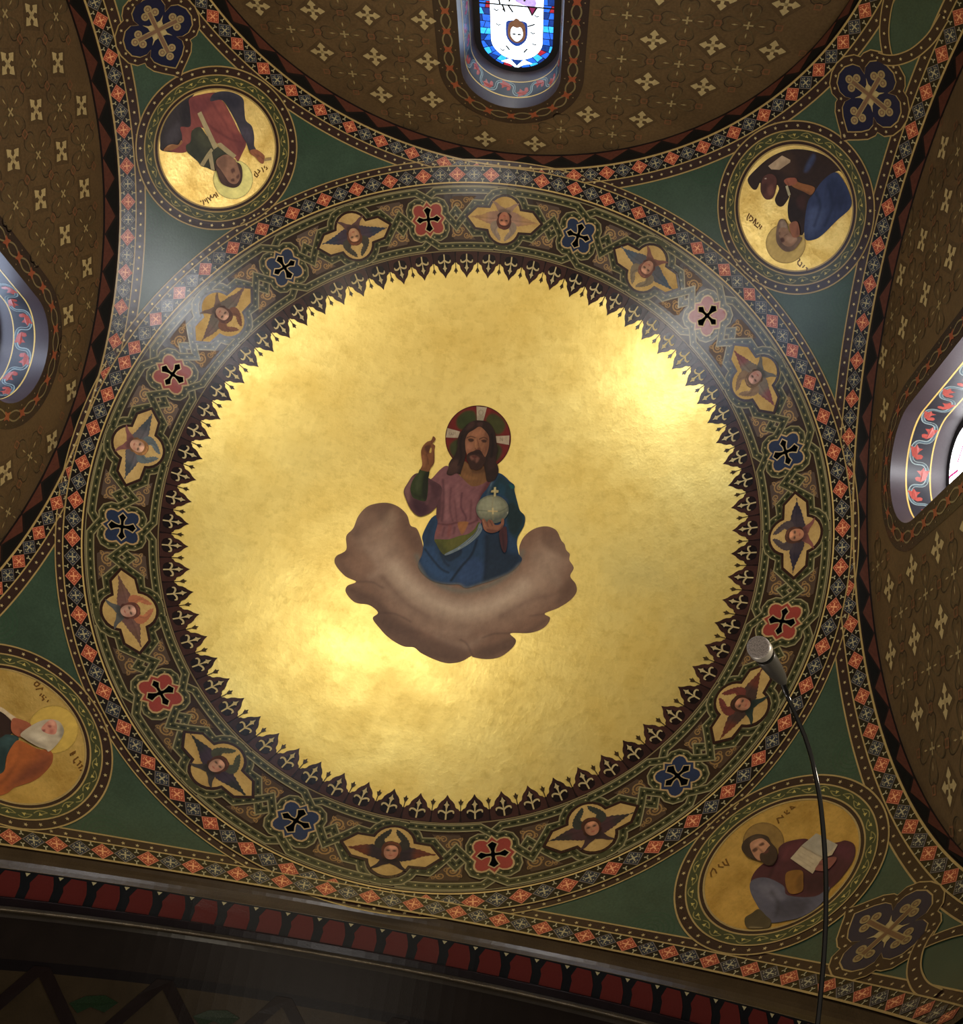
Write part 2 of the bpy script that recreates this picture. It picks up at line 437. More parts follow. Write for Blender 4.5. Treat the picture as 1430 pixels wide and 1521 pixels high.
CTR = (0, 0, Z0)
ART = {
 'figure': (0, 0, 0.88, 0.075, [
  ["halo",[98,28,22],1,"",[4.54,13.75,4.56,12.74,4.35,11.76,3.94,10.85,3.33,10.07,2.56,9.43,1.67,8.99,0.71,8.75,-0.3,8.73,-1.28,8.93,-2.2,9.34,-3.02,9.95,-3.68,10.71,-4.16,11.61,-4.43,12.58,-4.48,13.6,-4.3,14.59,-3.9,15.52,-3.29,16.34,-2.51,16.99,-1.6,17.46,-0.61,17.7,0.42,17.72,1.43,17.5,2.37,17.06,3.18,16.43,3.83,15.64,4.29,14.73],[["p",[48,52,22],0.501,1.0,1,[-3.2,15.66,-2.32,16.66,-1.08,16.83,-0.53,15.79,-0.75,14.58,-2.4,14.04,-3.2,14.63]],["p",[58,56,24],0.501,1.0,1,[0.87,16.52,1.86,16.8,3.05,16.22,3.55,15.41,3.29,14.44,2.48,14.03,1.65,14.88,0.82,15.73]],["p",[52,52,24],0.501,1.0,1,[-3.57,11.96,-2.51,12.68,-1.98,10.3,-2.81,10.1,-3.55,10.86]],["p",[52,48,24],0.501,1.0,1,[2.67,12.64,3.33,12.4,3.59,11.64,3.13,10.49,2.67,10.44]],["p",[120,38,28],0.334,0.6,1,[0.52,17.35,1.3,17.44,1.03,16.54,0.68,16.18]],["s",[38,14,10],0.084,1.0,0.109,[4.48,13.74,4.5,12.74,4.3,11.78,3.89,10.88,3.29,10.1,2.53,9.48,1.66,9.04,0.7,8.81,-0.29,8.79,-1.27,8.98,-2.18,9.39,-2.98,9.99,-3.64,10.74,-4.11,11.63,-4.38,12.59,-4.43,13.59,-4.25,14.58,-3.85,15.5,-3.25,16.3,-2.48,16.95,-1.58,17.41,-0.6,17.65,0.42,17.66,1.41,17.45,2.34,17.02,3.14,16.4,3.79,15.61,4.24,14.71,4.48,13.74]]]],
  ["halo_bar",[158,140,112],0,"cream upper arm of the halo cross",[-0.82,17.55,0.66,17.58,0.42,15.66,-0.47,15.63],[["s",[120,100,78],0.067,1.0,0.067,[0.22,16.8,0.21,16.62,0.12,16.48,-0.02,16.41,-0.18,16.44,-0.31,16.55,-0.37,16.72,-0.36,16.9,-0.27,17.04,-0.12,17.11,0.03,17.08,0.16,16.97,0.22,16.8]],["p",[125,110,85],0.418,0.6,1,[-0.51,16.19,0.41,16.39,0.42,15.66,-0.47,15.63]]]],
  ["halo_bar",[160,140,112],0,"cream left arm of the halo cross",[-4.35,14.0,-2.54,13.78,-2.71,12.87,-4.37,12.67],[["s",[118,98,78],0.067,1.0,0.067,[-3.93,13.49,-3.96,13.17,-3.73,13.17,-3.69,13.45,-3.62,13.22,-3.38,13.22,-3.4,13.57]],["s",[118,98,78],0.067,1.0,0.067,[-3.2,13.6,-3.15,13.29]]]],
  ["halo_bar",[158,136,108],0,"cream right arm of the halo cross",[2.44,13.78,4.3,14.07,4.4,12.77,2.67,12.89],[["s",[118,96,74],0.067,1.0,0.067,[3.11,13.2,3.05,13.63,3.45,13.24,3.4,13.63]]]],
  ["mantle",[33,52,72],1,"blue mantle over the knees and one shoulder",[-3.67,1.83,-4.33,1.47,-4.8,0.39,-5.17,-1.3,-4.83,-2.37,-4.73,-3.85,-4.99,-5.02,-4.63,-5.95,-3.27,-6.95,-2.04,-7.3,-0.52,-7.31,0.73,-7.12,1.72,-7.47,3.24,-6.76,4.97,-5.93,6.89,-4.72,7.85,-3.7,8.29,-2.67,7.71,-1.87,7.27,-0.0,7.9,1.85,7.93,2.96,7.69,3.43,7.07,3.99,6.55,5.18,5.98,6.67,5.98,7.1,5.75,7.45,5.22,7.77,4.53,8.32,3.74,8.73,2.52,8.71,1.7,7.61,1.5,5.72,1.27,4.07,1.38,1.84,1.3,0.84,0.91,-1.21,-0.34,-2.26,-1.58,-3.32,-2.51,-2.72,-3.25,-1.59,-3.4,0.25],[["p",[26,46,50],0.501,0.95,1,[2.69,5.87,3.37,7.94,3.79,8.42,5.24,7.65,6.0,6.98,6.55,5.18,7.77,3.32,7.9,1.85,7.26,0.06,6.06,0.92,5.24,3.31,5.36,5.05,4.14,5.91]],["p",[24,36,34],0.501,0.8,1,[5.34,4.31,6.11,4.89,7.41,3.28,7.58,2.06,6.94,0.64,6.18,0.93,5.57,2.72]],["p",[24,72,66],0.251,0.8,1,[5.15,7.39,5.78,7.27,5.89,6.91,5.48,6.8]],["p",[24,34,44],1.002,0.85,1,[2.95,0.18,4.71,0.4,6.22,-1.78,7.69,-2.12,8.14,-2.81,6.86,-4.54,4.94,-5.75,3.62,-6.28,3.47,-3.09]],["p",[40,64,92],1.002,0.8,1,[-4.58,-3.07,-3.52,-2.39,-2.64,-3.99,-1.24,-5.25,-0.01,-5.56,-0.14,-6.82,-1.75,-6.95,-3.43,-6.11,-4.59,-4.94]],["p",[42,60,88],1.002,0.75,1,[0.45,-4.13,1.96,-3.29,3.2,-3.62,3.55,-5.8,1.88,-7.01,0.43,-6.73]],["s",[16,28,40],0.251,0.8,0.292,[-4.47,-3.05,-3.17,-4.32,-1.92,-5.36,-0.92,-5.7]],["s",[15,26,38],0.251,0.9,0.334,[2.04,-0.8,1.65,-2.84,0.55,-4.73,-0.39,-6.73]],["s",[18,28,40],0.334,0.7,0.418,[3.24,-0.15,3.62,-2.58,3.89,-5.75]],["s",[20,30,44],0.251,0.7,0.334,[-2.43,-3.21,-1.64,-4.32,-1.09,-4.73]],["s",[26,40,58],0.334,0.6,0.418,[-4.09,0.76,-4.38,-0.91,-4.23,-2.39]],["p",[20,30,40],0.334,0.8,1,[-2.47,-2.96,-1.35,-3.28,0.14,-2.31,0.27,-3.04,-1.18,-4.25]],["s",[60,74,80],0.251,0.7,0.334,[2.91,7.73,2.66,6.55,2.42,5.37]],["s",[88,100,100],0.084,0.7,0.134,[2.84,7.73,2.69,6.84]],["p",[28,60,75],0.501,0.5,1,[3.93,7.38,4.76,6.73,4.49,5.21,3.85,6.25]],["s",[112,104,86],0.752,0.75,0.418,[-5.13,-5.17,-3.49,-7.05,-2.0,-7.48,-0.5,-7.43,0.75,-7.24,1.74,-7.59,3.37,-6.87,5.09,-5.97,7.02,-4.83,8.22,-3.41]]]],
  ["neck",[106,70,38],1,"",[-1.38,9.68,-0.77,9.52,0.28,8.72,1.13,9.3,1.63,9.6,2.02,8.78,2.34,7.41,1.89,6.25,1.06,5.67,-0.09,6.15,-1.27,7.24,-1.65,8.21],[["p",[74,46,26],0.501,0.8,1,[-0.61,9.47,0.28,8.72,1.29,9.24,1.7,9.61,1.82,8.84,0.66,8.3,-0.15,8.5]],["s",[80,52,30],0.167,0.5,0.125,[-0.01,8.6,0.01,7.97]],["p",[124,82,46],0.418,0.6,1,[-1.45,8.4,-0.37,7.92,0.75,7.68,-0.26,7.23,-1.34,7.71]]]],
  ["tunic",[112,70,68],1,"dusty pink tunic gathered at the waist",[-3.53,8.8,-4.39,8.16,-5.29,6.77,-5.74,6.48,-5.52,5.64,-4.6,5.22,-4.18,4.42,-3.87,1.85,-3.49,0.83,-3.58,-0.99,-3.23,-1.8,-1.59,-1.68,0.15,-0.56,1.36,0.48,2.27,1.75,1.91,3.14,1.37,3.79,1.7,5.42,2.32,6.51,2.68,7.85,1.48,6.91,0.2,6.49,-1.13,7.32,-2.1,8.08],[["p",[66,38,40],0.752,0.85,1,[-5.38,5.67,-4.05,5.31,-3.47,3.95,-3.28,1.66,-3.86,0.99,-4.64,3.03]],["p",[72,32,32],0.668,0.85,1,[2.36,7.67,1.79,6.73,1.4,4.66,1.52,2.08,2.03,3.3,2.66,6.55]],["s",[74,42,44],0.317,0.75,0.276,[-3.81,6.8,-3.19,3.99,-2.98,1.13]],["s",[82,46,48],0.251,0.85,0.251,[-0.96,5.35,-0.8,3.49,0.14,2.04,-0.11,0.99]],["s",[84,48,48],0.251,0.7,0.2,[-2.52,5.84,-2.3,3.27,-1.56,1.35]],["s",[86,50,50],0.184,0.6,0.167,[-1.73,4.08,-1.02,1.44]],["s",[86,48,46],0.251,0.6,0.251,[0.44,4.53,0.7,1.97]],["s",[80,42,42],0.251,0.8,0.251,[-3.39,0.7,-2.02,0.78,-0.98,1.22,0.67,1.32,1.68,1.96]],["s",[128,84,80],0.501,0.7,0.501,[-3.18,6.03,-2.35,1.52]],["s",[126,82,78],0.501,0.6,0.501,[-1.76,6.39,-1.23,3.57]],["s",[122,76,74],0.501,0.6,0.501,[-0.34,5.87,0.05,3.03]],["s",[122,68,58],0.376,0.6,0.501,[-3.27,-0.8,-3.06,0.39]],["s",[120,64,56],0.376,0.6,0.501,[-1.76,-0.7,-1.78,0.6]],["s",[80,42,42],0.251,0.6,0.251,[-2.57,-0.83,-2.5,0.34]],["s",[80,44,42],0.251,0.6,0.251,[-1.14,-0.31,-1.15,0.55]],["p",[140,88,42],0.209,0.85,1,[-0.85,1.25,0.42,1.57,0.49,1.15,0.23,0.18,-0.04,-0.29,-0.38,0.09]],["p",[150,130,106],0.125,0.9,1,[-0.66,7.05,-0.0,7.36,0.69,7.46,0.38,6.69,0.05,6.57]],["p",[60,50,46],0.084,0.9,1,[-0.25,7.11,0.14,7.38,0.13,6.95]]]],
  ["sash",[76,74,26],1,"olive green sash",[-3.44,-1.5,-1.71,-1.22,-0.39,-0.55,0.73,-0.11,1.49,0.74,1.88,1.72,2.27,1.09,1.96,0.06,1.09,-1.18,-0.22,-2.24,-1.69,-3.36,-2.47,-2.96,-3.16,-2.08],[["p",[56,56,22],0.501,0.6,1,[-3.07,-1.57,-1.66,-2.83,-2.06,-3.27,-2.9,-2.54]],["p",[92,84,34],0.501,0.5,1,[-1.68,-1.34,0.54,-0.39,0.02,-1.58,-1.36,-2.54]]]],
  ["embroidered_hem",[100,108,108],1,"silver embroidered hem",[2.0,1.55,2.48,0.93,2.21,-0.04,1.23,-1.31,-0.12,-2.5,-1.58,-3.42,-1.74,-3.22,-0.36,-2.14,0.85,-0.82,1.71,0.33],[["s",[40,52,66],0.167,0.8,0.267,[2.08,0.82,1.49,-0.38,0.91,-1.21]],["s",[165,160,140],0.084,0.6,0.084,[2.16,1.07,1.69,-0.11,0.91,-1.21,-0.21,-2.3]],["s",[50,70,80],0.167,0.6,0.167,[0.7,-1.36,0.08,-1.95]]]],
  ["sleeve",[82,50,50],1,"pink hanging sleeve",[-7.46,7.08,-8.0,6.54,-8.41,5.51,-8.72,4.58,-8.48,3.75,-7.52,2.27,-6.62,1.48,-5.91,1.29,-5.15,1.66,-4.57,2.17,-4.07,2.88,-3.99,3.42,-3.63,4.95,-3.96,5.94,-5.24,6.51,-5.89,6.79,-6.71,7.13],[["p",[116,80,72],0.501,0.9,1,[-7.96,6.55,-8.37,5.52,-8.66,4.59,-8.42,3.76,-7.8,2.92,-7.77,3.88,-7.93,4.99,-7.74,6.24]],["p",[52,28,34],0.835,0.8,1,[-7.28,3.28,-5.87,3.36,-5.14,3.05,-5.19,1.91,-5.86,1.44,-6.68,1.82]],["p",[60,34,36],0.835,0.7,1,[-5.54,6.29,-4.11,5.83,-3.89,5.0,-4.31,4.06,-4.95,4.82]],["s",[96,58,58],0.418,0.6,0.418,[-5.43,5.61,-5.29,4.33,-5.34,3.19]]]],
  ["cuff",[48,54,24],1,"green cuff of the raised arm",[-7.09,7.74,-6.45,7.61,-5.8,7.65,-5.77,6.6,-5.61,5.58,-5.52,4.72,-5.53,3.59,-6.05,3.41,-6.74,3.51,-7.36,3.7,-7.82,4.48,-7.92,5.16,-7.84,5.88,-7.55,6.63,-7.26,7.12],[["p",[26,26,14],0.501,0.9,1,[-6.33,7.37,-5.78,7.64,-5.59,5.58,-5.49,4.03,-5.74,3.55,-6.34,4.58,-6.48,6.3]],["p",[62,66,40],0.668,0.6,1,[-7.22,6.69,-6.79,7.11,-6.73,5.82,-6.94,4.64,-7.31,5.28]],["p",[30,28,16],0.668,0.7,1,[-7.65,4.34,-6.68,3.65,-5.7,3.82,-5.79,4.33,-6.69,4.17]]]],
  ["raised_hand",[112,68,38],1,"hand raised with two fingers up",[-7.04,7.68,-6.92,8.44,-7.27,9.65,-7.39,10.32,-7.23,11.01,-6.8,11.63,-6.29,11.93,-6.13,12.5,-5.89,12.46,-5.69,12.18,-5.84,11.81,-6.04,11.5,-5.84,11.44,-5.62,11.25,-5.6,10.89,-5.59,10.55,-5.4,9.53,-5.37,8.84,-5.68,8.18,-5.84,7.61,-6.45,7.57],[["p",[72,40,26],0.334,0.85,1,[-7.02,10.91,-6.4,11.28,-6.19,11.05,-6.26,10.43,-6.35,9.98,-6.74,10.26]],["p",[182,148,72],0.084,1,1,[-6.16,10.89,-6.03,10.73,-6.01,10.26,-6.22,10.22,-6.23,10.52]],["s",[76,42,26],0.125,0.7,0.117,[-6.6,9.94,-6.3,9.2,-6.12,8.63]],["p",[140,88,56],0.418,0.6,1,[-7.15,9.67,-6.79,9.56,-6.5,8.38,-6.77,7.99,-7.05,8.81]],["s",[80,46,26],0.1,0.8,0.125,[-6.29,11.91,-6.09,11.46]],["s",[82,46,28],0.167,0.7,0.167,[-5.63,10.54,-5.43,9.09,-5.63,8.27]],["s",[130,80,46],0.167,0.6,0.167,[-7.19,10.88,-6.78,11.48,-6.32,11.82]]]],
  ["hair",[40,25,18],1,"long dark brown hair",[-0.11,15.65,-0.88,15.5,-1.6,14.98,-2.18,14.15,-2.54,13.38,-2.69,12.41,-2.58,11.4,-2.77,10.34,-3.14,9.73,-3.38,9.06,-3.33,8.52,-3.43,7.71,-2.86,7.52,-2.15,7.94,-1.6,7.9,-1.53,8.39,-1.35,9.52,-1.28,10.4,-1.34,11.18,-1.57,12.73,-1.38,13.55,-0.68,14.12,0.08,14.61,0.89,14.16,1.36,13.59,1.54,12.66,1.58,11.57,1.38,10.75,1.34,9.96,1.53,9.2,1.8,8.44,2.19,7.39,3.07,7.65,3.49,8.8,3.33,9.65,2.94,10.23,2.91,11.09,3.01,11.81,2.74,12.65,2.47,13.64,2.22,14.32,1.61,15.19,0.92,15.62],[["p",[64,40,32],0.418,0.7,1,[-1.46,15.12,-0.86,15.36,-0.72,14.9,-1.32,14.19,-1.79,14.12]],["p",[72,46,36],0.668,0.7,1,[-3.33,8.99,-2.45,9.84,-1.95,9.12,-2.17,8.06,-3.29,7.81]],["p",[54,32,26],0.668,0.6,1,[1.9,10.42,2.91,10.94,3.08,9.78,2.12,8.88]],["p",[70,44,36],0.334,0.6,1,[-0.37,15.26,0.4,15.36,0.32,14.8,-0.15,14.82]],["s",[24,14,10],0.251,0.7,0.251,[-2.21,13.27,-2.22,11.85,-1.83,10.32,-2.1,9.1]],["s",[22,13,10],0.251,0.7,0.334,[1.86,13.96,2.23,12.43,2.22,10.86]]]],
  ["face",[128,82,54],1,"",[0.05,14.78,-0.7,14.23,-1.39,13.63,-1.64,12.72,-1.51,11.79,-1.28,11.03,-0.9,10.37,-0.47,9.57,0.25,8.95,0.98,9.76,1.46,10.76,1.67,11.73,1.67,12.68,1.48,13.6,0.91,14.28],[["p",[94,56,36],0.752,0.85,1,[1.04,14.18,1.55,13.53,1.67,12.52,1.52,11.4,1.07,10.71,0.88,11.48,1.29,12.48,0.99,13.46]],["p",[146,94,64],0.752,0.6,1,[-0.95,13.84,0.23,14.39,0.62,13.81,0.05,13.42,-0.89,13.38]],["p",[150,98,72],0.668,0.6,1,[-1.35,12.29,-0.71,12.22,-0.48,11.7,-1.03,11.23,-1.36,11.58]],["s",[58,32,20],0.15,0.85,0.15,[-1.46,13.0,-0.95,13.29,-0.22,13.14]],["s",[60,34,22],0.15,0.85,0.15,[0.26,13.06,0.85,13.37,1.34,13.19]],["p",[44,26,18],0.134,0.9,1,[-1.32,12.85,-0.91,13.02,-0.5,12.92,-0.54,12.64,-0.99,12.51]],["p",[46,26,18],0.134,0.9,1,[0.52,12.93,0.88,13.1,1.29,12.99,1.18,12.7,0.79,12.69]],["s",[88,50,30],0.184,0.7,0.167,[-0.13,13.08,0.19,12.49,0.41,11.81]],["p",[92,50,32],0.251,0.85,1,[-0.17,11.74,0.43,11.89,0.71,11.61,0.19,11.39]],["s",[150,100,66],0.184,0.75,0.217,[-0.21,13.07,-0.14,12.14,0.06,11.77]],["s",[128,78,50],0.251,0.6,0.251,[0.74,12.49,1.17,11.67,1.03,11.02]],["p",[118,66,44],0.334,0.5,1,[-1.23,11.51,-0.57,11.29,-0.96,10.76]]]],
  ["beard",[50,29,20],1,"short brown beard and moustache",[-1.14,10.54,-0.84,11.01,-0.27,11.33,0.09,11.54,0.64,11.53,1.17,10.88,1.54,10.46,1.39,9.65,1.09,9.06,0.52,8.71,0.04,8.77,-0.32,8.87,-0.67,9.46,-1.03,9.96],[["p",[112,70,54],0.334,0.85,1,[-0.68,10.48,-0.17,10.71,0.47,10.56,0.66,10.35,0.36,9.76,-0.16,10.08,-0.38,10.05]],["p",[74,34,26],0.184,0.9,1,[-0.47,10.59,-0.01,10.69,0.32,10.54,-0.04,10.33]],["p",[36,20,14],0.251,0.6,1,[-0.1,10.25,0.2,10.29,0.21,9.74,-0.03,9.78]],["p",[36,20,14],0.251,0.7,1,[-0.95,10.68,-0.4,11.15,0.35,11.37,1.04,10.95,0.25,11.0,-0.34,10.81]]]],
  ["globe",[112,108,82],1,"pale glassy globe with a cross band",[5.6,3.9,5.61,3.46,5.51,3.03,5.3,2.63,5.01,2.28,4.63,2.01,4.2,1.81,3.73,1.7,3.25,1.69,2.78,1.78,2.34,1.96,1.95,2.23,1.64,2.56,1.41,2.95,1.29,3.38,1.28,3.82,1.37,4.25,1.57,4.66,1.87,5.01,2.24,5.29,2.68,5.5,3.15,5.6,3.64,5.61,4.12,5.52,4.57,5.33,4.95,5.06,5.26,4.72,5.48,4.32],[["p",[138,134,104],1.002,0.7,1,[1.77,5.0,3.25,5.4,4.31,4.87,4.22,3.57,2.37,2.91,1.57,3.53]],["p",[66,70,62],0.835,0.8,1,[2.07,2.16,3.66,1.71,5.19,2.67,5.56,4.01,4.6,2.9,3.16,2.29]],["s",[80,80,62],0.167,0.7,0.134,[1.45,3.26,2.72,3.32,4.51,3.49,5.52,4.29]],["s",[124,112,76],0.167,0.6,0.167,[3.38,5.49,3.36,4.19,3.73,2.22]],["s",[190,160,104],0.167,0.8,0.167,[2.93,3.34,4.1,3.44]],["s",[190,165,110],0.167,0.8,0.184,[3.47,3.77,3.6,3.07]],["p",[190,182,150],0.1,0.9,1,[5.43,3.42,5.64,3.59,5.66,3.08]],["s",[70,72,64],0.251,0.5,0.251,[5.53,3.89,5.54,3.46,5.44,3.05,5.24,2.67,4.96,2.33,4.6,2.07,4.18,1.88,3.72,1.77,3.26,1.76,2.8,1.85,2.37,2.02,2.0,2.28,1.69,2.6,1.48,2.98,1.36,3.39,1.35,3.81,1.44,4.23,1.63,4.62,1.92,4.96,2.28,5.23,2.7,5.43,3.16,5.53,3.64,5.54,4.1,5.45,4.53,5.27,4.91,5.01,5.21,4.68,5.42,4.3,5.53,3.89]]]],
  ["globe_cross",[158,140,92],0,"",[3.34,5.41,3.31,5.98,2.89,5.93,2.92,6.22,3.23,6.33,3.21,6.69,3.5,6.77,3.53,6.37,3.89,6.34,3.9,6.01,3.59,5.97,3.65,5.4],[["s",[190,176,120],0.084,0.8,0.075,[3.35,6.63,3.46,5.5]]]],
  ["holding_hand",[126,78,54],1,"hand holding the globe from below",[2.3,1.97,2.54,2.22,2.95,1.81,3.24,2.19,3.68,2.07,4.1,1.55,4.8,1.74,4.87,2.5,5.2,2.39,5.21,1.39,4.64,0.72,3.73,0.38,2.77,0.74],[["s",[70,38,28],0.125,0.8,0.1,[2.95,1.81,3.26,1.16]],["s",[70,38,28],0.125,0.8,0.1,[3.34,2.03,3.79,1.36]],["p",[84,46,34],0.334,0.8,1,[3.1,0.85,4.62,0.89,5.06,1.66,5.26,1.25,4.52,0.59,3.59,0.36]],["s",[160,108,80],0.125,0.7,0.125,[2.45,1.92,2.83,1.25]],["p",[66,34,32],0.334,0.4,1,[4.64,0.75,5.47,1.7,5.93,-0.54,5.43,-0.88]]]],
  ["under_sleeve",[62,32,32],1,"dark red sleeve end",[4.81,0.53,5.51,1.48,5.88,0.53,6.1,-0.8,6.02,-2.05,5.49,-1.61],[["s",[40,24,26],0.167,0.7,0.167,[5.3,0.47,5.72,-1.59]]]],
 ]),
 'cloud': (0, 0, 0.97, 0.12, [
  ["cloud",[112,82,62],1,"",[-14.23,-2.05,-13.94,-0.29,-13.18,1.15,-12.12,1.89,-10.6,2.35,-9.08,2.15,-7.7,1.24,-6.97,-0.1,-6.06,-0.41,-5.22,-1.74,-4.62,-3.16,-3.78,-5.51,1.67,-6.86,7.38,-3.41,7.68,-0.91,8.15,0.51,9.32,1.65,10.85,2.11,12.23,1.67,13.05,0.36,13.56,-0.16,13.85,-0.9,14.39,-1.46,14.44,-2.28,15.12,-3.27,14.8,-4.43,15.64,-5.46,15.87,-6.53,15.19,-7.7,13.8,-8.82,12.19,-9.7,12.98,-10.28,12.39,-11.57,10.75,-12.45,8.27,-12.76,9.1,-13.61,8.81,-14.67,7.53,-16.03,5.86,-16.55,4.23,-16.53,3.89,-16.42,2.75,-17.34,1.08,-17.78,-0.72,-17.48,-2.34,-16.95,-3.33,-16.39,-4.7,-16.48,-6.63,-15.71,-8.14,-14.59,-9.18,-13.54,-8.69,-12.64,-10.01,-11.87,-11.8,-11.91,-13.18,-10.92,-13.27,-9.96,-12.29,-9.12,-13.81,-8.7,-15.41,-7.4,-15.53,-6.31,-14.48,-5.15,-14.88,-3.33],[["s",[150,122,98],5.01,0.9,3.674,[-11.7,-1.48,-9.66,-4.97,-5.78,-8.65,-1.83,-10.42,2.31,-10.6,6.62,-8.68,10.29,-5.58,11.89,-1.91]],["s",[176,150,122],2.839,0.75,1.336,[-7.82,-6.27,-5.34,-8.29,-0.83,-10.26,3.27,-10.19,6.58,-8.41,8.83,-6.26]],["s",[142,114,92],1.503,0.7,0.835,[-12.12,-3.26,-9.83,-6.68,-10.6,-7.96]],["s",[138,110,88],1.67,0.6,1.002,[-5.14,-11.84,-1.22,-13.61,2.82,-13.53]],["s",[134,108,86],1.503,0.6,0.835,[9.81,-2.08,12.09,-3.53,13.39,-5.6]],["s",[100,74,58],1.169,0.6,0.501,[-9.05,-7.91,-5.36,-10.78,-2.57,-11.92]],["s",[104,78,62],1.169,0.6,0.501,[6.91,-10.55,10.12,-8.04,12.84,-7.27]],["p",[140,114,92],1.503,0.5,1,[-1.07,-14.41,2.52,-14.66,5.34,-13.46,2.76,-15.98]],["p",[136,110,86],1.336,0.5,1,[-10.45,1.59,-8.69,0.83,-9.4,-1.0,-11.41,-0.29]],["p",[92,66,50],1.837,0.8,1,[-9.0,2.45,-6.94,0.04,-5.35,-1.34,-4.59,-3.99,-6.38,-2.92,-8.12,-0.74]],["p",[84,60,48],1.169,0.7,1,[-14.18,-2.32,-12.36,1.75,-10.04,2.24,-10.64,-0.13,-13.25,-2.95]],["p",[92,66,50],1.169,0.7,1,[-15.41,-6.28,-14.03,-5.38,-13.06,-7.4,-13.57,-8.64]],["p",[84,60,46],1.169,0.75,1,[-13.27,-9.96,-9.78,-10.57,-6.02,-12.56,-2.59,-14.4,-6.8,-14.92,-11.26,-12.01]],["p",[84,60,46],1.169,0.7,1,[-8.47,-13.06,-3.03,-14.75,2.66,-15.45,2.99,-17.3,-2.01,-17.3,-7.52,-15.07]],["p",[80,58,44],1.002,0.7,1,[4.23,-15.77,8.82,-13.05,12.04,-10.85,12.97,-10.23,10.77,-12.58,8.61,-14.96,5.37,-16.57]],["p",[92,66,50],1.169,0.6,1,[10.36,1.8,12.52,1.41,14.22,-1.75,12.34,-1.33,10.6,-0.1]],["p",[80,58,44],1.169,0.6,1,[13.77,-8.55,15.82,-6.53,15.05,-4.41,13.53,-6.68]],["p",[124,92,70],1.169,0.6,1,[-14.54,-6.63,-12.29,-4.98,-10.33,-6.78,-12.03,-8.56]],["p",[128,98,76],1.336,0.6,1,[-8.38,-11.1,-4.4,-11.7,-0.29,-13.18,-3.98,-13.82]],["p",[128,98,76],1.336,0.6,1,[5.08,-11.86,9.34,-9.75,13.56,-6.94,11.82,-9.25,7.2,-12.42]],["p",[126,96,74],1.169,0.5,1,[-13.7,-0.8,-11.89,0.73,-10.21,-2.28,-11.95,-4.06]],["s",[70,50,40],0.418,0.6,0.167,[4.07,-16.34,3.06,-14.85,2.22,-14.43]],["s",[70,50,40],0.418,0.6,0.167,[8.27,-12.78,6.29,-13.07,4.89,-13.79]],["s",[70,50,40],0.418,0.6,0.167,[-8.68,-12.69,-6.57,-12.39,-4.38,-13.07]],["s",[70,50,40],0.418,0.5,0.167,[-12.28,-9.17,-10.43,-8.76,-8.77,-9.24]],["s",[74,52,42],0.418,0.5,0.167,[12.2,-9.75,10.42,-10.18]],["s",[96,92,78],1.002,0.8,0.585,[-5.36,-4.13,-3.63,-6.32,-0.77,-7.77,1.83,-7.8,4.97,-6.42,7.46,-3.95,8.19,-1.68]]]],
 ]),
 'saint_nw': (-45, 60.79, 1, 0.085, [
  ["halo",[242,214,130],1,"pale gilded halo ring",[2.15,-5.5,1.82,-5.96,1.39,-6.34,0.89,-6.61,0.33,-6.77,-0.25,-6.79,-0.81,-6.69,-1.35,-6.46,-1.81,-6.13,-2.19,-5.7,-2.46,-5.2,-2.61,-4.66,-2.64,-4.1,-2.54,-3.55,-2.32,-3.03,-1.99,-2.58,-1.57,-2.22,-1.07,-1.95,-0.53,-1.8,0.03,-1.77,0.59,-1.86,1.12,-2.08,1.58,-2.4,1.97,-2.82,2.25,-3.31,2.42,-3.85,2.46,-4.41,2.37,-4.97],[["s",[120,96,52],0.084,0.9,0.1,[2.12,-5.48,1.79,-5.94,1.37,-6.31,0.87,-6.58,0.33,-6.73,-0.24,-6.76,-0.8,-6.66,-1.33,-6.43,-1.79,-6.1,-2.16,-5.68,-2.43,-5.19,-2.58,-4.65,-2.6,-4.1,-2.5,-3.56,-2.29,-3.05,-1.96,-2.61,-1.55,-2.25,-1.06,-1.99,-0.53,-1.84,0.03,-1.81,0.58,-1.9,1.1,-2.11,1.56,-2.43,1.94,-2.84,2.22,-3.32,2.38,-3.85,2.42,-4.41,2.33,-4.96,2.12,-5.48]]]],
  ["mantle",[50,44,44],1,"dark grey mantle",[-5.95,3.97,-5.41,4.87,-4.34,5.87,-3.21,6.58,-1.81,7.07,-0.36,7.29,0.57,7.26,-0.1,6.75,-1.53,3.79,-2.43,2.39,-3.58,1.81,-5.06,2.38,-6.2,3.3],[["p",[70,64,68],0.835,0.6,1,[-4.81,4.53,-2.77,5.27,-2.9,4.27,-3.73,3.52,-5.18,3.39]],["p",[34,30,34],0.668,0.6,1,[-1.47,6.95,-0.1,6.75,-1.3,4.47,-2.36,4.51]]]],
